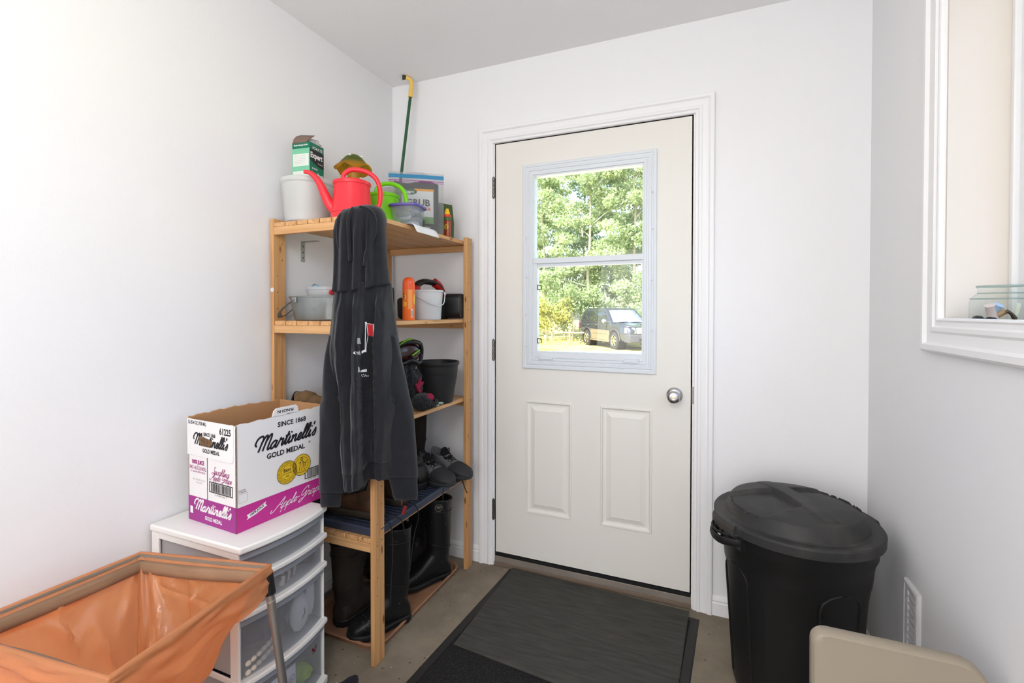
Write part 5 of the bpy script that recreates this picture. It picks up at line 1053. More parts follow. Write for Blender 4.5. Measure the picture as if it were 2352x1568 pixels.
# purple running shoes on the floor at the bottom edge of the view
pu=mat('purple_mesh',(92,62,136),.8,bump=.5,bscale=240); pk=mat('sneaker_black',(30,28,38),.8)
laceup('running_shoe','black running shoe with a heel loop on the concrete, left one of the purple pair',(.575,-.955,.001),R(-112),pk,dks,lac,L=.25,H=.095,lin=pk)
laceup('running_shoe','black and purple running shoe on the concrete beside the doormat edge',(.688,-.950,.001),R(-100),pu,dks,lac,L=.25,H=.093,lin=pk)
# jar on the window sill
A=thing('glass_jar','wide glass jar of small odds and ends on the window sill','jar',(2.2045,-.722,WZ0+.0008))
jg=glassy('jar_glass',(247,250,249),1.12)
MB().lathe([(.0001,.001),(.046,.001),(.052,.006),(.0535,.016),(.0535,.058),(.051,.068),(.043,.076),(.0395,.080),(.0390,.088),(.0415,.092),(.0415,.096),(.0395,.0975)],56).build('jar_glass',jg,A,ang=60)
jr=clear('jar_highlight_glass',(206,216,212),.55,.05,two=(222,230,226)); b=MB()  # thicker glass at rim, shoulder and base, tinted to stand for edge highlights
for rr3,zz3,w3 in ((.0412,.0945,.0016),(.0395,.079,.0008),(.0520,.0665,.0009),(.0505,.004,.0022)): b.tube([(rr3*math.cos(2*PI*i/48),rr3*math.sin(2*PI*i/48),zz3) for i in range(48)],w3,8,closed=True)
b.build('jar_rings',jr,A,ang=60)
cols=[('spool_pink',(226,206,200)),('bead_black',(34,34,42)),('clip_blue',(176,200,226)),('cork_tan',(196,160,120)),('peg_brown',(96,84,70)),('metal_bits',(150,152,154)),('red_bit',(204,60,56)),('green_bit',(90,150,110))]
def odd(name,lab,c,pos,rx,kind,sz):
    m=mat(c[0],c[1],.4); b=MB()
    if kind=='spool': b.tube([(0,0,-sz[1]),(0,0,-sz[1]*.8),(0,0,sz[1]*.8),(0,0,sz[1])],[sz[0],sz[0]*.85,sz[0]*.85,sz[0]],16)
    elif kind=='bead': blob(b,(0,0,0),sz,4,.05,16,12)
    else: b.tube(cat_rom([(0,0,-sz[1]),(.002,0,0),(0,0,sz[1])],4),[sz[0]]*3+[sz[0]*.8]*6,8)
    o=tag(b.build(name,m),lab,'trinket'); o.location=Vector(A.location)+Vector(pos); o.rotation_euler=rx; return o
odd('thread_spool','pale pink thread spool leaning in the glass jar',cols[0],(-.022,-.010,.036),(R(20),R(-20),0),'spool',(.010,.017))
odd('black_bead','shiny black bead at the bottom front of the glass jar',cols[1],(-.024,-.014,.016),(0,0,0),'bead',(.013,.010,.009))
odd('dark_button','dark green-black stone at the left of the glass jar',('stone_dark',(44,52,52)),(-.032,.022,.018),(0,0,0),'bead',(.011,.013,.010))
odd('blue_clip','pale blue plastic clip in the glass jar',cols[2],(-.006,.008,.044),(R(30),R(20),0),'spool',(.010,.010))
odd('cork_peg','tan cork in the middle of the glass jar',cols[3],(.000,.004,.032),(R(20),R(50),0),'spool',(.007,.011))
odd('wood_peg','brown wooden peg lying across the glass jar',cols[4],(.012,-.010,.030),(R(20),R(-60),R(20)),'peg',(.0045,.018))
odd('metal_key','grey metal bits on the bottom of the glass jar',cols[5],(.006,-.016,.012),(0,R(86),R(30)),'peg',(.004,.020))
odd('metal_key','grey metal rod low at the back of the glass jar',cols[5],(.010,.010,.013),(0,R(84),R(-30)),'peg',(.0035,.022))
odd('red_button','small red piece at the right of the glass jar',cols[6],(.030,-.020,.014),(0,0,0),'bead',(.008,.006,.006))
odd('green_button','small green piece between the dark stone and the black bead',cols[7],(-.034,.002,.010),(0,0,0),'bead',(.006,.006,.004))
odd('white_tag','white paper tag standing in the glass jar',('tag_white',(226,230,214)),(.026,.006,.034),(R(10),R(10),0),'peg',(.006,.022))
# ================= HOODIE =================
HO=Vector((.5075,-.790,0)); HU=Vector((.776,.631,0)); HW=Vector((.631,-.776,0))
fleece=mat('charcoal_fleece',(33,34,39),.95,bump=.35,bscale=380,bdist=.0015,sheen=.25,var=.10,vscale=30,spec=.15)
ribm=mat('charcoal_rib',(30,31,36),.95,bump=.6,bscale=1,bdist=.003,sheen=.2,stretch=(260,260,3),spec=.15)
seam=mat('seam_dark',(22,22,26),.95)
HA=thing('hoodie','faded black hooded sweatshirt hung by its hood on the front shelf post','hoodie',(HO.x,HO.y,.60))
HL=Vector((HO.x,HO.y,.60))
k1=.00156
zof=lambda y:1.258-(y-717)*.00149
def hp(x,y,w,px0=863):
    a=(x-857.5)/1087; u=(a*(1.66-.96*w)-.285*w)/(.959-.285*a); d=1.66-.96*w+.285*u
    return HO+HU*u+HW*w+Vector((0,0,1.258-(y-717)*d/1087))-HL
# widths of the garment from collar seam to hem (left edge, right edge) and the pleats of its back
SIL=[(640,784,893),(664,778,900),(700,773,903),(760,767,910),(800,763,916),(850,758,924),(900,764,930),(940,780,929),(1000,787,916),(1060,791,906),(1100,796,899),(1135,800,896)]
KN=[(664,[(778,0),(796,.008),(806,.013),(815,.010),(826,.008),(835,.012),(846,.014),(854,.008),(864,.007),(873,.010),(881,.013),(891,.008),(900,0)]),
(730,[(770,0),(788,.012),(800,.020),(812,.008),(825,.006),(833,.022),(846,.024),(853,.010),(862,.008),(871,.006),(878,.022),(892,.020),(907,0)]),
(800,[(763,0),(783,.014),(798,.024),(812,.010),(826,.006),(832,.027),(843,.032),(846,.010),(860,.008),(871,.006),(876,.028),(893,.030),(917,0)]),
(940,[(780,0),(795,.002),(804,.022),(812,.024),(822,.015),(832,.024),(842,.029),(846,.006),(860,.003),(872,.003),(878,.026),(897,.028),(929,.0)]),
(1050,[(791,0),(797,.012),(806,.020),(815,.022),(826,.020),(834,.026),(843,.028),(847,.004),(860,.001),(871,.003),(878,.022),(890,.024),(906,0)]),
(1140,[(800,0),(804,.014),(810,.021),(818,.024),(828,.022),(836,.026),(843,.026),(847,.004),(860,.001),(870,.003),(876,.020),(886,.022),(896,0)])]
def lerpk(y):
    for (a,A),(b,B) in zip(KN,KN[1:]):
        if y<=b:
            t=max(0,(y-a)/(b-a)); t=t*t*(3-2*t); return [(p[0]+(q[0]-p[0])*t,p[1]+(q[1]-p[1])*t) for p,q in zip(A,B)]
    return KN[-1][1]
def front_w(x,y):
    L,Rr=interp(y,SIL); K=lerpk(y); K=[(L,0)]+[(p[0],p[1]) for p in K[1:-1]]+[(Rr,0)]
    t=(x-L)/(Rr-L)*2-1; base=.026+.042*max(0,1-t*t)**.5
    h=0
    for p,q in zip(K,K[1:]):
        if x<=q[0]:
            s=(x-p[0])/max(1e-6,q[0]-p[0]); s=min(max(s,0),1); s=s*s*(3-2*s); h=p[1]+(q[1]-p[1])*s; break
    h+=.0035*mnoise.noise(Vector((x*.045,y*.018,3)))+.0015*mnoise.noise(Vector((x*.15,y*.04,8)))
    # bunched cloth above the hem
    return base+h*2.2-.014
def hemy(x): return interp(x,[(790,1122),(800,1130),(825,1134),(844,1128),(848,1103),(862,1101),(876,1103),(884,1107),(898,1100)])
def body(y0,y1f,nv,n=88,inset=0,rib=False):
    rings=[]
    for j in range(nv+1):
        v=j/nv; ring=[]
        for i in range(n+1):
            t=-1+2*i/n; 
            L0,R0=interp(y0+(1100-y0)*v,SIL)
            x=L0+(R0-L0)*(t+1)/2; y=y0(x)+(y1f(x)-y0(x))*v if callable(y0) else y0+(y1f(x)-y0)*v
            L,Rr=interp(y,SIL); x=L+(Rr-L)*(t+1)/2
            w=front_w(x,y)-inset; ring.append(hp(x,y,w))
        nb=24
        for i in range(1,nb):
            t=1-2*i/nb; x=L+(Rr-L)*(t+1)/2; y=(y0(x)+(y1f(x)-y0(x))*v) if callable(y0) else y0+(y1f(x)-y0)*v
            ring.append(hp(x,y,.010+.012*(1-t*t)*0))
        rings.append(ring)
    return rings
hy0=lambda x:hemy(x)-40
MB().loft(body(648,hy0,110),c0=True,c1=True).build('hoodie_body',fleece,HA,ang=180)
def bodyh():
    rings=[]; n=110
    for j in range(9):
        v=j/8; ring=[]; 
        for i in range(n+1):
            t=-1+2*i/n; y=1085
            L,Rr=interp(1090+20*v,SIL); x=L+(Rr-L)*(t+1)/2; y=hy0(x)+(hemy(x)-hy0(x))*v
            ring.append(hp(x,y,front_w(x,y)-.004+.0025*math.sin(PI*v)))
        for i in range(1,24):
            t=1-2*i/24; x=L+(Rr-L)*(t+1)/2; ring.append(hp(x,hy0(x)+(hemy(x)-hy0(x))*v,.012))
        rings.append(ring)
    return rings
MB().loft(bodyh()).build('hem_rib',ribm,HA,ang=180)
# hood: drapes over the top of the post
HS=[(471,842,858,.012,.022),(474,826,867,-.014,.042),(480,806,876,-.030,.056),(490,790,882,-.040,.064),(505,781,886,-.046,.070),(530,779,889,-.010,.072),(580,781,892,.002,.072),(630,780,896,.004,.072),(662,777,901,.006,.078)]
def hoodring(y,n=72):
    L,Rr,wb,wf=interp(y,HS); ring=[]
    for i in range(n):
        a=2*PI*i/n; c,s=math.cos(a),math.sin(a); x=(L+Rr)/2+(Rr-L)/2*c; 
        wm=(wb+wf)/2; hw=(wf-wb)/2; w=wm+hw*math.copysign(abs(s)**.8,s)
        if s>0:
            q=min(1,(y-474)/60); q2=min(1,max(0,(y-480)/150))
            for c0,c1,am,wd in ((808,804,.016,7),(826,822,-.010,5),(838,834,.018,7),(852,848,-.018,4),(860,862,.016,5),(872,873,-.010,4),(884,888,.010,5),(793,790,-.010,6)):
                xx=c0+(c1-c0)*(y-480)/180; w+=am*math.exp(-((x-xx)/wd)**2)*q*s
            w+=.004*mnoise.noise(Vector((x*.05,y*.03,1)))
        ring.append(hp(x,y+ (3*math.sin((x-780)*.04) if y>655 else 0)+( (x-780)*-.11+8 if y>650 else ((x-780)*-.11+8)*max(0,(y-560)/90)),w,857 if s<0 else 863))
    return ring
ys=[471,472.5,474,477,480,485,490,497,505,516,530,545,560,580,600,620,640,650,657,662]
MB().loft([hoodring(y) for y in ys]).build('hood',fleece,HA,ang=180)
# drawn seam between hood and back, and the hood centre seam
b=MB(); pts=[]
for i in range(40):
    x=779+121*i/39; y=662+3*math.sin((x-780)*.04)+(x-780)*-.11+8; pass
pts=[hoodring(662,100)[i]-HW*(.0015)+Vector((0,0,.002)) for i in range(0,51)]
b.tube(pts,.0022,6); 
b.build('collar_seam',seam,HA,label='dark seam line')
b=MB(); b.tube([hp(862-.02*(y-500),y,interp(y,HS)[3]+.008) for y in range(500,650,6)],.0011,6); b.build('hood_seam',seam,HA,label='dark hood seam')
for P_ in ([(838,476),(852,479),(866,490),(872,510),(872,535),(864,560),(856,580),(852,610)],[(800,484),(794,500),(792,530),(796,570)],[(822,478),(818,500),(819,540),(822,600)]):
    MB().tube(cat_rom([hp(x,y,interp(y,HS)[3]*max(0,1-((x-(interp(y,HS)[0]+interp(y,HS)[1])/2)/((interp(y,HS)[1]-interp(y,HS)[0])/2))**2)**.4+.003) for x,y in P_],5),.0058,8,flat=1.0).build('hood_fold',fleece,HA,ang=180)
# sleeves
def sleeve(name,tbl,side):
    rings=[]; n=34
    for y,x0,x1,wc,hw in tbl:
        r=[]
        for i in range(n):
            a=2*PI*i/n; c,s=math.cos(a),math.sin(a); x=(x0+x1)/2+(x1-x0)/2*c
            f=1+.10*math.sin(a*3+y*.03+side)+.10*mnoise.noise(Vector((c*1.5,s*1.5,y*.02+side*5)))
            r.append(hp(x,y,wc+hw*s*f))
        rings.append(r)
    return rings
def dense(T,n=6):
    out=[]
    for p in cat_rom([(t[0],t[1],t[2]) for t in T],n): out.append(p)
    o2=[]
    for p in out:
        q=interp(p[0],[(t[0],t[3],t[4]) for t in T]); o2.append((p[0],p[1],p[2],q[0],q[1]))
    return o2
LS=[(770,770,792,.036,.016),(820,761,794,.038,.024),(870,757,800,.040,.030),(915,756,804,.044,.034),(935,751,800,.042,.030),(1000,750,799,.040,.030),(1060,748,800,.040,.030),(1110,748,800,.040,.030),(1134,749,797,.040,.028)]
RS=[(770,893,911,.036,.016),(820,892,921,.038,.024),(870,888,933,.042,.032),(905,890,940,.046,.036),(922,896,943,.040,.030),(945,898,948,.040,.030),(1000,898,952,.040,.030),(1050,896,955,.040,.030),(1098,893,957,.040,.029)]
MB().loft(sleeve('l',dense(LS),0)).build('sleeve',fleece,HA,ang=180); MB().loft(sleeve('r',dense(RS),2)).build('sleeve',fleece,HA,ang=180)
MB().loft(sleeve('lc',[(1132,751,796,.040,.025),(1138,751,795,.040,.024),(1150,751,794,.040,.024),(1162,751,793,.040,.024),(1167,753,791,.040,.022)],0)).build('cuff',ribm,HA,ang=180)
b=MB().loft(sleeve('rc',[(1096,896,956,.040,.026),(1106,898,956,.040,.025),(1125,902,957,.040,.025),(1142,905,957,.040,.024),(1150,909,956,.040,.022)],2)); b.build('cuff',ribm,HA,ang=180)
# elbow folds: rolled cloth where sleeves bunch
for pts in ([(796,900,.058),(801,918,.070),(812,930,.066),(818,950,.066)],[(921,890,.060),(917,912,.070),(905,930,.070),(897,948,.066)]):
    MB().tube(cat_rom([hp(*p) for p in pts],5),[.004]*3+[.008]*9+[.003]*4,10).build('sleeve_fold',fleece,HA,ang=180)
# print on the back
def hs(off): return lambda x,y:hp(x,y,front_w(x,y)+off)
def fine(ink,P,n=6):
    (a,b_,c,d)=P
    for i in range(n):
        for j in range(n):
            f=lambda s,t:(( a[0]*(1-s)+b_[0]*s)*(1-t)+(d[0]*(1-s)+c[0]*s)*t,(a[1]*(1-s)+b_[1]*s)*(1-t)+(d[1]*(1-s)+c[1]*s)*t)
            ink.poly([f(i/n,j/n),f((i+1)/n,j/n),f((i+1)/n,(j+1)/n),f(i/n,(j+1)/n)])
pr=mat('print_red',(204,44,54),.7); pwh=mat('print_white',(232,232,234),.7)
K=Ink(hs(.0012)); fine(K,[(857,742),(868,745),(868,773),(859.5,770)]); K.build('print_flag',pr,HA,label='red flag print')
K=Ink(hs(.0014)); 
for P in ([(853.6,739),(856.6,739.5),(856.4,744),(853.6,743)],[(853.8,740),(855.2,741),(855,806),(853.6,806)],[(867.6,744),(869.6,745),(870.4,774.5),(868.2,773.5)],[(856,742),(857,742.5),(859.6,770),(858.8,771)],[(858.8,771),(859.6,771),(856.4,802),(855.6,800)],[(856,742),(869,744.4),(869,745.8),(856,743.4)],
 [(845,776),(846.4,776),(845.4,791),(844.2,789)],[(844.6,782),(845.8,781),(846.2,812),(845.2,812)],[(846.5,806.5),(856,801),(856,806.5),(847,812)],[(837,811),(845.5,803.5),(845.5,815),(845.4,815)],[(853.6,806),(856.4,802),(856.6,808.5),(855,808.8)],
 [(844.2,842),(846.2,845),(846.2,854.5),(844.2,854.5)],[(845.5,850),(855.8,847.4),(856,853.6),(845.5,854.8)]): fine(K,P,3)
for i,(x,y) in enumerate(((845.5,861),(849,860),(852,861.5),(846,864.5),(850,864.5),(854,863.5),(857,863.5))): K.poly([(x,y+1.5),(x+1.1,y-1.6),(x+1.9,y-1.4),(x+1.0,y+1.7)]); K.poly([(x+.4,y+.2),(x+2.6,y-.6),(x+2.5,y+.3),(x+.5,y+.9)])
K.build('print_white',pwh,HA,label='white arrow and letter print')
# ================= OUTDOORS =================
ZG=-.55
gm=bpy.data.materials.new('sunlit_grass'); gm.use_nodes=True; N=gm.node_tree.nodes; L=gm.node_tree.links; p=N['Principled BSDF']; p.inputs['Roughness'].default_value=.9; p.inputs['Specular IOR Level'].default_value=.1
tc=N.new('ShaderNodeTexCoord'); n=N.new('ShaderNodeTexNoise'); n.inputs['Scale'].default_value=1.1; n.inputs['Detail'].default_value=10; n.inputs['Roughness'].default_value=.75; L.new(tc.outputs['Object'],n.inputs[0])
r=N.new('ShaderNodeValToRGB'); e=r.color_ramp.elements; e[0].position=.38; e[0].color=(*sr(128,132,58),1); e[1].position=.62; e[1].color=(*sr(214,196,126),1); L.new(n.outputs[0],r.inputs[0]); L.new(r.outputs[0],p.inputs['Base Color'])
o=MB().box(-90,60,.15,110,ZG-.3,ZG).build('ground_outside',gm,flat=True); o['kind']='structure'; o['label']='sunlit grassy ground outside'
gv=mat('pale_gravel',(206,196,178),.9,var=.12,vscale=3,bump=.5,bscale=30,bdist=.01)
o=MB().prism([(-5.2,.5),(3,.5),(2.6,21.2),(-2.5,20.0),(-6.2,17.6)],ZG,ZG+.012).build('gravel_drive',gv,flat=True); o['kind']='structure'; o['label']='pale gravel drive outside the door'
def leafmat(name,c1,c2,tl=.45):
    m=bpy.data.materials.new(name); m.use_nodes=True; N=m.node_tree.nodes; L=m.node_tree.links; p=N['Principled BSDF']; o=N['Material Output']; p.inputs['Roughness'].default_value=.6; p.inputs['Specular IOR Level'].default_value=.25
    g=N.new('ShaderNodeNewGeometry'); r=N.new('ShaderNodeValToRGB'); L.new(g.outputs['Random Per Island'],r.inputs[0]); e=r.color_ramp.elements; e[0].color=(*sr(*c1),1); e[1].color=(*sr(*c2),1)
    t=N.new('ShaderNodeBsdfTranslucent'); L.new(r.outputs[0],p.inputs['Base Color']); L.new(r.outputs[0],t.inputs[0]); x=N.new('ShaderNodeMixShader'); x.inputs[0].default_value=tl; L.new(p.outputs[0],x.inputs[1]); L.new(t.outputs[0],x.inputs[2]); L.new(x.outputs[0],o.inputs[0]); return m
LM=[leafmat('aspen_leaves',(142,166,118),(204,214,172)),leafmat('deep_leaves',(118,144,98),(176,190,142)),leafmat('yellow_green_leaves',(150,160,84),(216,206,130))]
bark=mat('pale_bark',(186,178,160),.8,var=.25,vscale=5,stretch=(6,6,1)); 
def leaves(clumps,nper,size,seed):
    q=random.Random(seed); V=[];F=[]
    for (c,r) in clumps:
        for i in range(nper):
            d=Vector((q.gauss(0,1),q.gauss(0,1),q.gauss(0,1))).normalized()*(q.random()**.45); p=Vector((c[0]+d.x*r[0],c[1]+d.y*r[1],c[2]+d.z*r[2]))
            a=Vector((q.gauss(0,1),q.gauss(0,1),q.gauss(0,1))).normalized(); b_=a.cross(Vector((q.gauss(0,1),q.gauss(0,1),q.gauss(0,1)))).normalized(); s=size*q.uniform(.6,1.25); k=len(V)
            V+=[p-a*s,p+b_*s*.55,p+a*s,p-b_*s*.55]; F.append((k,k+1,k+2,k+3))
    return V,F
def tree(label,x,y,h,w,seed,kind=0,nper=230,group=None,name='aspen_tree',low=.18,nc=46):
    q=random.Random(seed); A=thing(name,label,'tree',(x,y,ZG),group=group)
    tr=[(0,0,0)]; 
    for i in range(1,7): tr.append((tr[-1][0]+q.uniform(-.15,.15),tr[-1][1]+q.uniform(-.15,.15),h*.93*i/6))
    path=cat_rom(tr,3); MB().tube(path,[.13*(1-.85*k/len(path)) for k in range(len(path))],8).build('trunk',bark,A)
    b=MB(); cl=[]
    for i in range(nc):
        t=low+(1-low)*q.random()**.85; rad=w*(1-.55*max(0,t-.35)/.65)*(.55+.45*min(1,(t-low)/.15)); a=q.uniform(0,2*PI); rr_=rad*q.random()**.5; c=interp(t*h,[(p[2],p[0],p[1]) for p in tr]); cc=(c[0]+rr_*math.cos(a),c[1]+rr_*math.sin(a),t*h)
        cl.append((cc,(.75*q.uniform(.6,1.1),.75*q.uniform(.6,1.1),.5*q.uniform(.6,1.1))))
        if i%4==0: b.tube([(c[0],c[1],t*h*.86),((c[0]+cc[0])/2,(c[1]+cc[1])/2,t*h*.95),cc],[.035,.025,.008],5)
    b.build('branches',bark,A)
    MB().add(*leaves(cl,nper,.105,seed)).build('foliage',LM[kind],A,flat=True)
T_=[(-2.6,27.5,13.5,2.6,1,0,'tall pale aspen right of the door window centre'),(-5.4,27,13,2.7,2,0,'tall broad aspen seen in the middle of the door window'),(-8.3,27.5,11.3,2.6,3,0,'shorter leafy aspen at the left edge of the door window'),(-.2,27,12.0,2.2,4,1,'slim aspen at the right edge of the door window'),
(-6.9,31,12.5,2.8,5,1,'darker tree in the second row between the two left aspens'),(-4.0,31.5,14,2.8,6,1,'darker tree in the second row between the middle aspens'),(-10.9,30,12,3,7,1,'darker tree far left of the tree line'),(-13.8,29,12,3,8,0,'pale tree at the far left end of the tree line'),(2.6,28,12,2.8,9,0,'pale tree at the right end of the tree line'),(-1.0,32,12.5,2.6,10,1,'darker tree in the second row toward the right'),(-8.8,33.5,13,3,31,0,'pale tree in the back row toward the left'),(-5.2,34.5,14.5,3,32,0,'pale tree in the back row in the middle'),(-2.2,35,14.5,3,33,0,'pale tree in the back row toward the right')]
for x,y,h,w,s,kd,lab in T_: tree(lab,x,y,h,w,s,kd,group='aspens of the tree line',nc=66 if y<28 else 40)
def bush(label,x,y,h,w,seed,kind): 
    q=random.Random(seed); A=thing('bush',label,'bush',(x,y,ZG),group='bushes at the foot of the trees'); cl=[((q.uniform(-w,w),q.uniform(-.6,.6),q.uniform(.15,1)*h),(.6,.5,.45)) for _ in range(26)]
    b=MB(); 
    for c,_ in cl[::3]: b.tube([(c[0]*.3,c[1]*.3,0),(c[0]*.7,c[1]*.7,c[2]*.5),c],[.03,.02,.006],5)
    b.build('stems',bark,A); MB().add(*leaves(cl,150,.085,seed)).build('foliage',LM[kind],A,flat=True)
for x,y,h,w,s,kd,lab in ((-7.6,24.5,2.6,1.5,21,2,'yellow-green bush low at the left of the door window'),(-5.9,25.2,3.2,1.4,22,1,'dark green bush left of the parked car'),(-4.2,25.8,3.4,1.5,23,0,'leafy bush just behind the parked car roof'),(-1.7,25.6,3.0,1.5,24,1,'dark bush behind the front of the parked car'),(-9.9,25.3,3.0,1.6,25,1,'green bush at the far left of the yard'),(.9,25.6,3,1.5,26,1,'green bush at the right end of the yard'),(-12.6,25,2.8,1.6,27,2,'yellowish bush at the far left end')):
    bush(lab,x,y,h,w,s,kd)
# low rail fence
A=thing('rail_fence','low weathered rail fence at the edge of the grass','fence',(-6.2,24.0,ZG)); fm=mat('weathered_wood',(150,138,120),.8,var=.2)
for i in range(5): MB().tube([(-1.6+i*1.05,0,0),(-1.6+i*1.05,.0,.72)],.055,8).build('fence_post',fm,A)
MB().tube([(-1.8,.0,.66),(2.8,.0,.66)],.045,8).build('fence_rail',fm,A)
# tall grass tufts
q=random.Random(77); V=[];F=[]
for i in range(3600):
    x=q.uniform(-10,2); y=q.uniform(22.6,25.8); 
    if abs((x+2.8)*.616-(y-23.1)*.788)<3.1 and abs((x+2.8)*.788+(y-23.1)*.616)<1.5: continue
    h=q.uniform(.10,.32); a=q.uniform(0,PI); dx,dy=.03*math.cos(a),.03*math.sin(a); k=len(V); lx,ly=q.uniform(-.1,.1),q.uniform(-.1,.1)
    V+=[(x-dx,y-dy,ZG),(x+dx,y+dy,ZG),(x+lx,y+ly,ZG+h)]; F.append((k,k+1,k+2))
o=tag(MB().add(V,F).build('tall_grass',leafmat('dry_grass',(196,186,96),(236,222,150),.3),flat=True),'tall dry yellow-green grass growing around the parked car','grass',kind='stuff')
# ---------------- parked car ----------------
CA=thing('car','dark blue-grey four-door sport utility vehicle with roof rack parked on the grass','car',(-2.80,23.10,ZG),R(-52),scale=1.1)
paintm=mat('car_paint',(40,44,58),.22,spec=.6,coat=1); low=mat('car_lower_bronze',(132,120,104),.3,.4,coat=.6); cg=mat('car_glass',(34,40,44),.05,spec=1); wsg=mat('windscreen_glass',(120,142,176),.06,spec=1,coat=1); chr_=mat('chrome',(214,214,216),.12,1); tyre=mat('tyre_rubber',(48,47,46),.85); pla=mat('car_dark_plastic',(64,64,66),.6)
Wc=.98
# body sections along length: x, z bottom, z belt, half width
def csec(x,zb,zt,hw,n=5):
    return [(x,-hw*.93,zb),(x,-hw,zb+.12),(x,-hw*1.0,(zb+zt)/2),(x,-hw*.985,zt-.10),(x,-hw*.90,zt),(x,hw*.90,zt),(x,hw*.985,zt-.10),(x,hw,(zb+zt)/2),(x,hw,zb+.12),(x,hw*.93,zb)]
secs=[(-2.50,.55,1.00,.86),(-2.46,.42,1.14,.93),(-2.3,.36,1.18,.96),(-1.0,.34,1.18,.98),(.9,.34,1.16,.98),(1.1,.34,1.15,.975),(1.9,.36,1.10,.96),(2.30,.38,1.04,.93),(2.46,.42,.98,.90),(2.55,.50,.86,.84)]
body_=MB().loft([csec(*s) for s in secs]); body_.build('car_body',paintm,CA,bevel=.03,ang=35)
cab=[(-2.44,-2.30),( .95,.18)]
def gsec(z,xr,xf,hw,n=0): return [(xr,-hw,z),(xf,-hw,z),(xf+.05,-hw*.6,z),(xf+.07,0,z),(xf+.05,hw*.6,z),(xf,hw,z),(xr,hw,z),(xr-.04,0,z)]
G0=[gsec(1.14,-2.42,1.02,.93),gsec(1.30,-2.37,.82,.90),gsec(1.55,-2.28,.48,.85),gsec(1.76,-2.14,.22,.79),gsec(1.84,-2.02,.08,.74),gsec(1.875,-1.7,-.15,.60)]
MB().loft(G0).build('car_cabin',paintm,CA,bevel=.02,ang=30)
def sideY(z): return interp(z,[(1.14,.93),(1.30,.90),(1.55,.85),(1.76,.79)])
for sgn in (-1,1):
    for P in ([(.62,1.24),(.30,1.66),(.08,1.72),(-.38,1.73),(-.38,1.22)],[(-.46,1.22),(-.46,1.73),(-1.28,1.73),(-1.30,1.22)],[(-1.38,1.22),(-1.36,1.73),(-1.98,1.70),(-2.24,1.26)]):
        MB().loft([[(x,sgn*(sideY(z)+o_),z) for x,z in P] for o_ in (.004,.012)]).build('side_window',cg,CA,flat=True)
    for xh in (-.52,-1.40): MB().box(xh,xh+.20,sgn*.975,sgn*1.01,1.03,1.065).build('door_handle',chr_,CA,bevel=.008)
    for xh in (.66,-.42,-1.34): MB().box(xh,xh+.012,sgn*.972,sgn*.982,.45,1.12).build('door_seam',black,CA)
    MB().box(-1.0,.95,sgn*.978,sgn*.995,.62,.66).build('side_moulding',chr_,CA,bevel=.006); MB().box(-1.02,.98,sgn*.86,sgn*1.03,.30,.37).build('running_board',low,CA,bevel=.02)
    MB().loft([[(-1.02,sgn*.984,.38),(-1.02,sgn*.990,.86),(.98,sgn*.990,.82),(.98,sgn*.984,.38)],[(-1.02,sgn*.988,.38),(-1.02,sgn*.994,.86),(.98,sgn*.994,.82),(.98,sgn*.988,.38)]]).build('lower_door_panel',low,CA)
    b=MB(); b.sphere((.72,sgn*1.12,1.26),(.09,.13,.10),14,10); b.tube([(.72,sgn*.93,1.22),(.72,sgn*1.05,1.24)],.03,8); b.build('wing_mirror',chr_,CA)
    b=MB(); b.tube(cat_rom([(-1.95,sgn*.64,1.87),(-1.85,sgn*.64,1.93),(-.3,sgn*.62,1.94),(-.1,sgn*.62,1.87)],4),.018,6); b.build('roof_rail',black,CA)
    for xc in (-1.45,1.42):
        # arch lip + dark well
        arch=[(xc+.50*math.cos(t),.40+.50*math.sin(t)) for t in [PI*i/16 for i in range(17)]]
        MB().tube([(x,sgn*.975,z) for x,z in arch],.028,8).build('wheel_arch',pla,CA)
        MB().loft([[(xc+.47*math.cos(2*PI*i/24),sgn*y_,.40+.47*math.sin(2*PI*i/24)) for i in range(24)] for y_ in (.6,.987)]).build('wheel_well',black,CA,ang=30)
        Wm=Matrix.Translation((xc,sgn*.99,.385))@Matrix.Rotation(R(-90*sgn),4,'X')
        w=MB().lathe([(.24,-.26),(.33,-.26),(.375,-.22),(.385,-.16),(.385,-.06),(.375,0),(.33,.025),(.255,.02),(.25,0)],32).xf(Wm).build('wheel',tyre,CA,ang=40)
        b=MB(); b.lathe([(.25,.01),(.245,.018),(.225,.0),(.22,-.05),(.0001,-.06)],32)
        for k in range(6):
            b2=MB().box(.0,.235,-.035,.035,-.03,.012); b2.xf(Matrix.Rotation(2*PI*k/6,4,'Z')); b._m(b2)
        b.lathe([(.065,-.02),(.065,.02),(.0001,.025)],16); b.xf(Wm).build('wheel_rim',chr_,w)
MB().loft([[(1.02,-.80,1.19),(1.08,-.5,1.19),(1.10,0,1.19),(1.08,.5,1.19),(1.02,.80,1.19)],[(.30,-.66,1.74),(.34,-.4,1.75),(.36,0,1.755),(.34,.4,1.75),(.30,.66,1.74)]],closed=False).build('windscreen',wsg,CA,solid=.01,soff=1)
MB().tube([(1.10,-.6,1.19),(1.09,-.1,1.22)],.012,6).build('wiper',black,CA); MB().tube([(1.12,.05,1.19),(1.09,.5,1.22)],.012,6).build('wiper',black,CA)
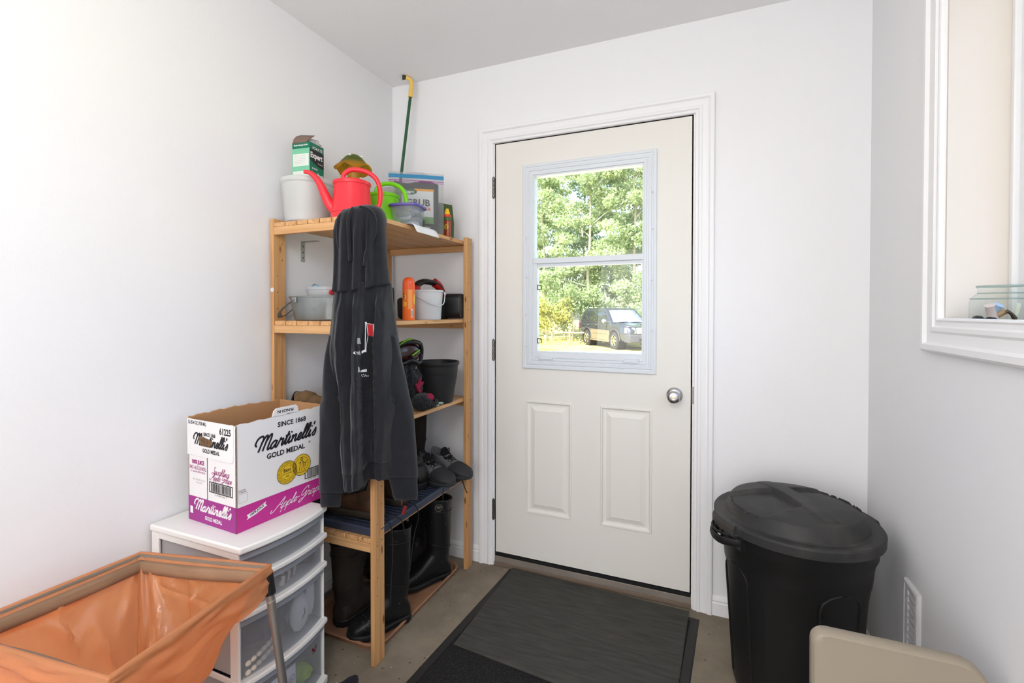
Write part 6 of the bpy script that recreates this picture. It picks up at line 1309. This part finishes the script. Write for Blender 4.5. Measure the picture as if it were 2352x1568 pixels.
b=MB().loft([[(1.0,y,1.165) for y in (-.86,-.5,0,.5,.86)],[(1.7,y,1.16-.02*abs(y)) for y in (-.86,-.5,0,.5,.86)],[(2.4,y,1.04) for y in (-.84,-.5,0,.5,.84)]],closed=False); b.build('bonnet',paintm,CA,solid=.03,soff=1)
for sgn in (-1,1):
    MB().loft([[(2.42,sgn*.55,.74),(2.35,sgn*.90,.76),(2.33,sgn*.90,1.00),(2.40,sgn*.55,1.00)],[(2.58,sgn*.55,.74),(2.42,sgn*.93,.76),(2.38,sgn*.92,.98),(2.53,sgn*.55,.98)]]).build('headlamp',mat('headlamp_glass',(226,228,232),.1,.3,spec=1),CA,bevel=.02)
    MB().loft([[(2.30,sgn*.90,.76),(2.42,sgn*.935,.76),(2.38,sgn*.925,.98),(2.28,sgn*.90,.98)],[(2.30,sgn*.945,.76),(2.40,sgn*.95,.76),(2.36,sgn*.94,.98),(2.28,sgn*.94,.98)]]).build('indicator_lamp',mat('amber_lamp',(236,170,110),.3),CA)
    MB().lathe([(.0001,.03),(.06,.02),(.07,0)],16).xf(Matrix.Translation((2.60,sgn*.62,.50))@Matrix.Rotation(R(90),4,'Y')).build('fog_lamp',chr_,CA)
b=MB().box(2.54,2.60,-.53,.53,.73,1.00); b.build('grille',mat('grille_silver',(190,190,190),.3,.8),CA,bevel=.02); MB().box(2.59,2.625,-.53,.53,.84,.90).build('grille_bar',chr_,CA,bevel=.01)
MB().loft([[(2.30,y,z) for y,z in ((-.97,.36),(.97,.36),(.97,.70),(-.97,.70))],[(2.60,y,z) for y,z in ((-.88,.34),(.88,.34),(.88,.70),(-.88,.70))],[(2.66,y,z) for y,z in ((-.70,.38),(.70,.38),(.70,.66),(-.70,.66))]]).build('front_bumper',pla,CA,bevel=.03); MB().box(2.655,2.672,-.45,.45,.42,.52).build('bumper_intake',black,CA,bevel=.01)
MB().box(-2.60,-2.44,-.90,.90,.42,.72).build('rear_bumper',pla,CA,bevel=.03)
for sgn in (-1,1): MB().box(-2.52,-2.40,sgn*.86,sgn*.965,.80,1.12).build('tail_lamp',mat('tail_lamp_red',(96,44,42),.3),CA,bevel=.01)
MB().tube([(1.3,-.8,1.15),(1.3,-.82,1.95)],.006,5).build('aerial',black,CA)
